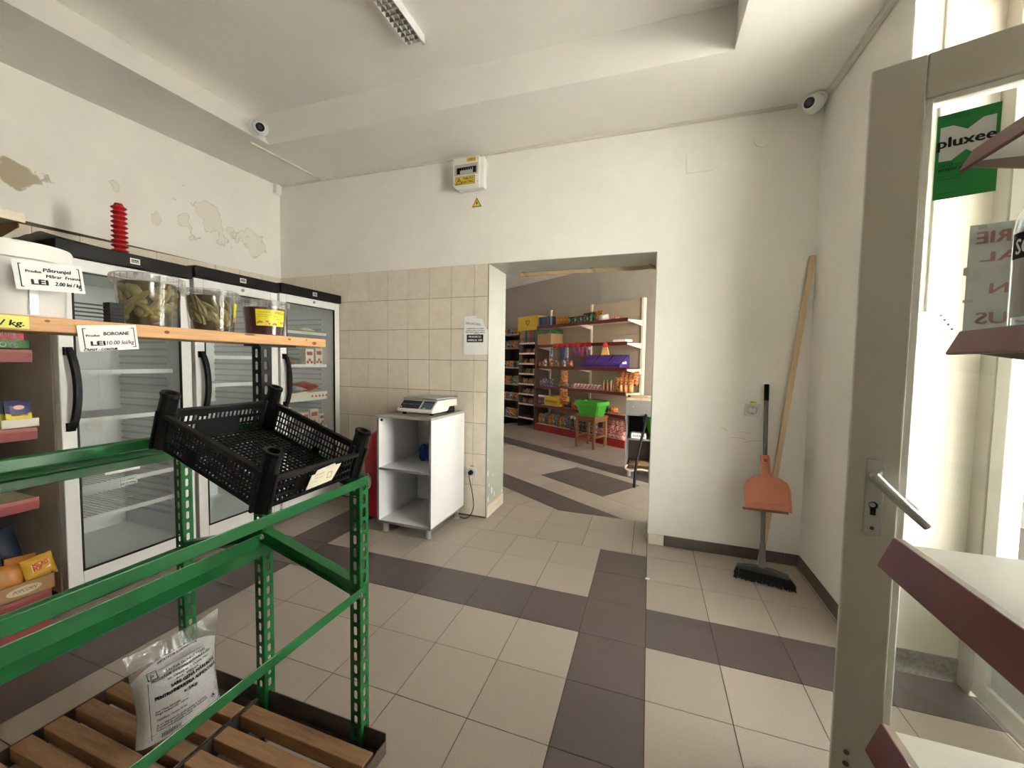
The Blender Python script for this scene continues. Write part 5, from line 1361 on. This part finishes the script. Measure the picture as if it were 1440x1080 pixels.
def sbag(u, v, z, w, h, d, m, label, group=None, name='snack_bag', cat='bag', rz=0.0, lean=-.15):
    def th(a, c): return d / 2 * (4 * a * (1 - a)) ** .5 * (4 * c * (1 - c)) ** .4
    b = MB(); b.grid(lambda a, c: Vector(((a - .5) * w, d / 2 - th(a, c), c * h)), 7, 7); b.grid(lambda a, c: Vector(((a - .5) * w, d / 2 + th(a, c), c * h)), 7, 7, flip=True)
    o = b.build(name, m, smooth=True); place(o, u, v, z, rz); o.rotation_euler.x = lean if lean else 0
    return tag(o, label, cat, group)
rs = random.Random(12)
ORD = ('first', 'second', 'third', 'fourth', 'fifth', 'sixth', 'seventh', 'eighth', 'ninth')
# top shelf
for i in range(5):
    for j in range(2): can(.05 + .072 * i, .05 + .08 * j, 1.977, .033, .165, K_can, 'blue printed drink can on the top back room shelf, %s row, %s from left' % (('front', 'rear')[j], ORD[i]), 'drink cans on the top back room shelf')
for i in range(4): sbag(.475 + .085 * i, .06, 1.977, .09, .15, .05, colmat('orange pouch', (206, 148, 34), (160, 90, 24)), 'orange pouch beside the drink cans on the top shelf, %s from left' % ORD[i], 'orange pouches on the top shelf', lean=-.1)
for i in range(8):
    for j in range(2): jar(.83 + .066 * i, .05 + .09 * j, 1.977, .029, .105 + .05 * (j and i > 3), K_bag5 if i % 2 else K_bag4, 'small dark green jar on top back room shelf, %s row, %s from left' % (('front', 'rear')[j], ORD[i]), 'green jars on the top back room shelf', lid=M_black)
for i in range(3): sbag(1.15 + .09 * i, .22, 1.977, .10, .20, .05, K_bag3, 'yellow red packet behind the green jars on the top shelf, %s from left' % ORD[i], 'packets behind the green jars')
sbag(1.50, .06, 1.977, .20, .10, .14, mat('white clear bag', (214, 212, 204), .3, var=.1, scale=18), 'white plastic bag slumped on the top back room shelf', lean=0)
sbag(1.72, .08, 1.977, .16, .06, .12, colmat('pinkish packet', (200, 160, 140), (150, 90, 80)), 'pinkish flat packet at the right end of the top shelf', lean=0)
# second shelf
t = thing('brown_case', 'brown cardboard case with green printed top beside the dark shelving', 'carton', at(.20, .02, 1.622), RZ)
MB().box(-.19, .19, 0, .3, 0, .20).build('case', M_kraft, t, bevel=.003); MB().box(-.19, .19, .0, .3, .2, .275).build('green_wrap', K_bag5, t, bevel=.003)
sbox(1.90, .03, 1.622, .24, .16, .035, M_white_paper, 'flat white box at the right end of the second shelf', name='flat_box', cat='box')
# things hanging from the second shelf rail
for i, (u, m, w, h) in enumerate(((.45, K_bag2, .07, .22), (.74, colmat('blue carton', (60, 72, 130), (40, 46, 96)), .08, .23), (.84, K_bag2, .09, .25))):
    sbag(u, -.045, 1.565 - h, w, h, .04, m, ('slim white pack hanging leftmost from the second shelf rail', 'blue pack hanging from the second shelf rail', 'white green pack hanging beside the blue one')[i], 'packs hanging from the second rail', name='hanging_pack', cat='pack', lean=0)
for i in range(7): sbag(.55 + .13 * i, -.05, 1.555, .12, .075, .04, colmat('red foil strip', (196, 40, 34), (150, 24, 24)), 'red foil strip hooked over the second shelf rail, %s from left' % ORD[i], 'red strips on the second shelf rail', name='foil_strip', cat='strip', lean=0)
for i in range(4): sbag(1.02 + .09 * i, -.05, 1.41, .085, .15, .035, colmat('red blue cup pack', (186, 46, 50), (60, 66, 110)), 'red blue pack hanging over the middle of the third shelf, %s from left' % ORD[i], 'red blue hanging packs', name='hanging_pack', cat='pack', lean=0)
t = thing('cheese_sticks', 'bundle of pale sticks with red top hanging from the second rail', 'bundle', at(1.70, -.05, 1.42), RZ)
for i in range(7): MB().tube([(-.07 + .023 * i, 0, 0), (-.03 + .010 * i, 0, .13)], [.013, .008], 8).build('stick', mat('golden stick', (226, 176, 92), .5), t)
MB().lathe([(.001, .12), (.05, .12), (.025, .19), (.001, .20)], 12, ends=False).build('red_top', K_lidr, t, smooth=True)
# third shelf: purple display boxes and small jars
for i in range(3):
    x = 1.25 + .27 * i
    t = thing('chocolate_display', ('purple chocolate display box, left of three on the third shelf', 'purple chocolate display box, middle of three on the third shelf', 'purple chocolate display box with white logo, right of three')[i], 'carton', at(x, .03, 1.227), RZ, 'purple display boxes')
    MB().prism([(0, 0), (.24, 0), (.24, .20), (.20, .20), (0, .045)], 'x', -.132, .132).build('box', K_purple, t, bevel=.002)
    for k in range(3): 
        MB().prism([(.012, .052), (.19, .19), (.19, .196), (.008, .06)], 'x', -.118 + .08 * k, -.048 + .08 * k).build('chocolate_bar', mat('violet wrap', (92, 60, 150), .35, var=.3, scale=30), t)
    b = MB(); put_text(b, 'milk', .06, .06, .055, lambda u, v: Vector((.1325, u, v)), w=.11, bold=.003, shear=.2); b.build('lettering', M_white_paper, t)
for i in range(11): jar(.05 + .083 * i, .05 + .04 * (i % 2), 1.227, .03, .075 + .03 * (i % 3), (K_jar, K_bag1, K_bag2)[i % 3], 'small jar on the left of the third shelf, %s from left' % (ORD + ('tenth', 'eleventh'))[i], 'small jars on the third shelf')
# fourth shelf
for i in range(4): sbox(.09 + .085 * i, .05, .857, .06, .06, .10 + .03 * (i % 2), K_bag2, 'small pale blue carton at the left end of the fourth shelf, %s from left' % ORD[i], group='pale cartons on the fourth shelf')
for i in range(5): sbag(.45 + .1 * i, .05, .857, .09, .06, .07, K_bag4, 'small dark packet in the row on the fourth shelf, %s from left' % ORD[i], 'dark packets on the fourth shelf', lean=0)
for i in range(9): sbag(.95 + .075 * i, .04, .857, .075, .09, .06, colmat('white pink sachet', (212, 204, 196), (150, 60, 60)), 'white pink sachet in the row on the fourth shelf, %s from left' % ORD[i], 'sachets on the fourth shelf', lean=-.25)
for i in range(3): jar(1.60 + .07 * i, .06, .857, .03, .17, K_jar, 'tall amber jar right of the sachets on the fourth shelf, %s from left' % ORD[i], 'tall jars on the fourth shelf', lid=K_bag5)
for i in range(4):
    for j in range(2): sbag(1.86 + .075 * i, .03 + .12 * j, .857 + .10 * j, .13, .22, .07, K_bag1, 'red gold foil bag right on the fourth shelf, %s, %s from left' % (('front', 'upper rear')[j], ORD[i]), 'foil bags on the fourth shelf', lean=-.1)
for i in range(3): can(1.98 + .085 * i, -.0 + .012, .857, .034, .11, mat('red gold tin', (200, 70, 44), .35, var=.4, scale=24, var2=(232, 196, 120)), 'red gold tin at the right front edge of the fourth shelf, %s from left' % ORD[i], 'tins on the fourth shelf', name='tin')
for i in range(2): sbag(.80, -.07, (.90, .56)[i], .19, (.25, .28)[i], .06, colmat('chips strip bag', (206, 160, 90), (150, 40, 34)), ('golden snack bag hanging above the green basket', 'golden red snack bag hanging behind the green basket')[i], name='hanging_bag', lean=0)
# fifth shelf and base
t = thing('yellow_crate', 'yellow lettered open carton on the lowest rail shelf', 'carton', at(.44, .02, .502), RZ)
b = MB().box(-.2, .2, 0, .006, 0, .17); b.box(-.2, .2, .244, .25, 0, .17); b.box(-.2, -.194, 0, .25, 0, .17); b.box(.194, .2, 0, .25, 0, .17); b.box(-.2, .2, 0, .25, 0, .004); b.build('box', K_box_y, t)
b = MB(); put_text(b, 'CROISSANT', .06, 0, .055, lambda u, v: Vector((u, -.001, v)), w=.32, center=True, bold=.002); b.build('lettering', mat('brown letters', (150, 80, 30), .6), t)
for i in range(3): jar(.06 + .07 * i, .06, .502, .03, .17, K_bag4, 'dark jar left of the yellow carton on the lowest rail shelf, %s from left' % ORD[i], 'dark jars by the yellow carton', lid=M_white_paper)
for i in range(6): sbag(.75 + .2 * i, .05, .502, .18, .10, .16, (K_bag5, K_bag3)[i % 2], ('green', 'yellow red')[i % 2] + ' soft packet on the lowest rail shelf, %s from left' % ORD[i], 'packets on the lowest rail shelf', lean=0)
for i in range(9):
    for j in range(2): sbag(.06 + .095 * i, .05 + .13 * j, .127, .11, .20, .09, (K_bag3, K_bag2, K_bag4)[(i + j) % 3], ('yellow red', 'white blue', 'dark')[(i + j) % 3] + ' snack bag on gondola base, %s row, %s from left' % (('front', 'rear')[j], ORD[i]), 'snack bags on the gondola base', lean=-.12)
for i in range(7): jar(.93 + .09 * i, .05, .127, .035, .24, K_bag4, 'dark bottle in the middle of the gondola base, %s from left' % ORD[i], 'dark bottles on the gondola base', lid=M_white_paper, cat='bottle')
for i in range(6):
    for j in range(3): sbag(1.55 + .085 * i, .02 + .10 * j, .127 + .02 * j, .13, .13 + .05 * j, .09, colmat('red silver foil', (150, 30, 34), (206, 160, 150)), 'red silver foil bag on gondola base right, %s row, %s from left' % (('front', 'middle', 'rear')[j], ORD[i]), 'red foil bags on the gondola base', lean=-.2, rz=rs.uniform(-.2, .2))
# dark shelving stock
t = thing('yellow_box', 'yellow carton with a heart emblem on top of the dark shelving', 'carton', at(-.335, .06, 1.675 + .245), RZ)
MB().box(-.31, .31, 0, .30, 0, .275).build('box', K_box_y, t, bevel=.004)
b = MB(); hp_ = [(16 * math.sin(a) ** 3, 13 * math.cos(a) - 5 * math.cos(2 * a) - 2 * math.cos(3 * a) - math.cos(4 * a)) for a in [2 * PI * i / 26 for i in range(26)]]
b.tube([(.0 + x * .0035, -.001, .15 + z * .0035) for x, z in hp_ + hp_[:1]], .007, 5); b.build('emblem', mat('brown emblem', (150, 84, 40), .6), t)
tubes = ((200, 150, 60), (170, 170, 160), (60, 110, 70), (150, 140, 130), (186, 40, 44), (110, 120, 120), (60, 96, 70))
for i in range(7):
    can(-.50 + .075 * i, .05, 1.672, .033, .242, mat('tube print %d' % i, tubes[i], .4, var=.5, scale=16, var2=(40, 40, 44)), ('ochre', 'pale grey', 'green', 'beige', 'red', 'grey', 'dark green')[i] + ' tall chips tube under the yellow carton', 'chips tubes under the yellow carton', name='chips_tube', cat='tube')
for zi, z in enumerate((1.47, 1.27, 1.07, .87, .67, .475)):
    for i in range(5): sbag(-.48 + .1 * i, .10, z + .002, .09, .10, .05, (K_bag4, K_bag1)[(i + zi) % 2], ('dark', 'red gold')[(i + zi) % 2] + ' packet on %s narrow price railed shelf down, %s from left' % (ORD[zi], ORD[i]), 'packets on the narrow shelves', lean=-.1)
for zi, z in enumerate((1.86, 1.58, 1.18, .84, .52, .16)):
    for i in range(5): sbag(-1.12 + .12 * i, .06, z + .002, .13, .14 + .03 * (zi % 2), .08, (K_bag1, K_bag4, K_bag2, K_bag3)[(i + zi) % 4], ('red gold', 'dark', 'white blue', 'yellow red')[(i + zi) % 4] + ' packet on %s leftmost dark shelf down, %s from left' % (ORD[zi], ORD[i]), 'packets on the leftmost dark shelves', lean=-.1)

# stool with basket, counter with basket
t = thing('wooden_stool', 'square wooden stool carrying a green basket in the back room', 'stool', (-.82, 3.20, 0), RZ + .12)
M_stool = mat('brown stool wood', (142, 98, 62), .55, var=.2, scale=6, stretch=(10, 10, 1.5))
MB().box(-.185, .185, -.185, .185, .455, .485).build('seat', M_stool, t, bevel=.004)
for sx in (-1, 1):
    for sy in (-1, 1): MB().box(sx * .155 - .018, sx * .155 + .018, sy * .155 - .018, sy * .155 + .018, 0, .455).build('leg', M_stool, t, bevel=.002)
for sy in (-1, 1):
    MB().box(-.137, .137, sy * .155 - .010, sy * .155 + .010, .40, .45).build('apron', M_stool, t); MB().box(-.137, .137, sy * .155 - .010, sy * .155 + .010, .12, .15).build('stretcher', M_stool, t)
    MB().box(sy * .155 - .010, sy * .155 + .010, -.137, .137, .40, .45).build('apron', M_stool, t); MB().box(sy * .155 - .010, sy * .155 + .010, -.137, .137, .16, .19).build('stretcher', M_stool, t)
M_bask = mat('bright green plastic', (74, 176, 52), .4, var=.06, scale=5); M_bask2 = mat('darker green plastic', (56, 146, 40), .45)
def basket(label, loc, rz):
    t = thing('shopping_basket', label, 'basket', loc, rz, 'green shopping baskets')
    def rect(w, d, z): 
        c = .03; P = [(-w, -d + c), (-w + c, -d), (w - c, -d), (w, -d + c), (w, d - c), (w - c, d), (-w + c, d), (-w, d - c)]
        return [(x, y, z) for x, y in P]
    b = MB(); b.ring([rect(.165, .11, 0), rect(.215, .145, .215), rect(.21, .14, .215), rect(.16, .105, .006)], True); b.build('tub', M_bask, t)
    b = MB(); b.ring([rect(.216, .146, .165), rect(.228, .157, .168), rect(.232, .160, .225), rect(.212, .142, .225)], False); b.build('rim', M_bask, t)
    for (s, ax) in ((-1, 'y'), (1, 'y'), (-1, 'x'), (1, 'x')):
        b = MB()
        for k in range(5):
            q = -.12 + .06 * k
            if ax == 'y': b.add([(q * .8 - .003, s * (.112 + .001), .01), (q * .8 + .003, s * .113, .01), (q + .003, s * .141, .16), (q - .003, s * .141, .16)], [(0, 1, 2, 3)])
            elif k in (1, 2, 3): b.add([(s * .168, q * .6 - .003, .01), (s * .168, q * .6 + .003, .01), (s * .206, q * .7 + .003, .16), (s * .206, q * .7 - .003, .16)], [(0, 1, 2, 3)])
        b.build('ribs', M_bask2, t)
    b = MB().tube([(-.2, 0, .218), (-.19, .10, .235), (0, .13, .24), (.19, .10, .235), (.2, 0, .218)], .006, 8); b.build('handle', M_black, t, smooth=True)
    return t
basket('bright green shopping basket standing on the wooden stool', (-.82, 3.20, .486), RZ + .12)
t = thing('shop_counter', 'grey open checkout counter at the right of the doorway view', 'counter', (-.235, 1.70, 0), .0)
M_cnt = mat('grey counter board', (128, 126, 122), .5, var=.08, scale=8)
MB().box(0, .62, 0, .50, .875, .90).build('top', mat('worn counter top', (186, 170, 146), .5, var=.3, scale=10), t); MB().box(0, .62, -.002, .018, .70, .875).build('front_board', M_cnt, t)
MB().box(0, .018, .018, .50, .09, .875).build('side_panel', M_cnt, t); MB().box(.602, .62, .018, .50, .09, .875).build('side_panel', M_cnt, t)
MB().box(.018, .602, .02, .5, .42, .438).build('shelf', M_cnt, t); MB().box(.018, .602, .02, .5, .09, .108).build('bottom', M_dk, t); MB().box(.018, .602, .482, .5, .108, .875).build('back_board', M_dk, t)
for xx in (.05, .57):
    for yy in (.05, .45): MB().cyl((xx, yy, 0), (xx, yy, .09), .022, 12).build('foot', M_alu, t)
MB().cyl((.075, -.003, .80), (.075, -.006, .80), .008, 10).build('lock', M_zinc, t)
t = thing('nut_spread_box', 'white red lettered flat box on the counter shelf', 'box', (-.17, 1.75, .439))
MB().box(0, .16, 0, .12, 0, .055).build('box', M_white_paper, t); b = MB(); put_text(b, 'nutella', .05, .08, .015, lambda u, v: Vector((u, -.001, v)), w=.13, center=True, bold=.0008); b.build('lettering', K_lidr, t)
basket('green shopping basket wedged inside the right side of the counter', (.205, 1.86, .439), .3)
b = MB(); b.grid(lambda u, v: Vector((.40 * u, .22 * v, .02 + .03 * math.sin(5 * u) * math.sin(3 * v))), 10, 6); b.grid(lambda u, v: Vector((.40 * u, .22 * v, .0)), 10, 6, flip=True)
tag(b.build('brown_sack', mat('straw sack', (150, 122, 78), .8, var=.4, scale=30), smooth=True, loc=(-.19, 1.74, .109)), 'straw coloured sack lying in the bottom of the counter', 'sack')
sbox(1.9, 0, 0, .2, .12, .02, M_kraft, 'small kraft cardboard sheet lying on the counter top', name='cardboard', cat='card'); o = [x for x in COL.objects if x.name.startswith('cardboard')][0]; o.location = (-.10, 1.78, .901); o.rotation_euler = (0, .0, .3)
pts = smooth_pts([(-.02, 1.68, .72), (-.03, 1.55, .62), (-.06, 1.42, .46), (-.10, 1.30, .22), (-.11, 1.27, .012)])
tag(MB().tube(pts, .014, 10).build('rubber_hose', M_black, smooth=True), 'black curved rubber hose hanging from the counter to the floor', 'hose')
pts = smooth_pts([(-.20, 1.675, .145), (-.22, 1.65, .11), (-.16, 1.63, .09), (-.08, 1.64, .11), (.02, 1.66, .10)])
tag(MB().tube(pts, .010, 8).build('pale_strap', mat('pale strap', (206, 194, 160), .6), smooth=True), 'pale curled strap hanging from the counter bottom', 'strap')
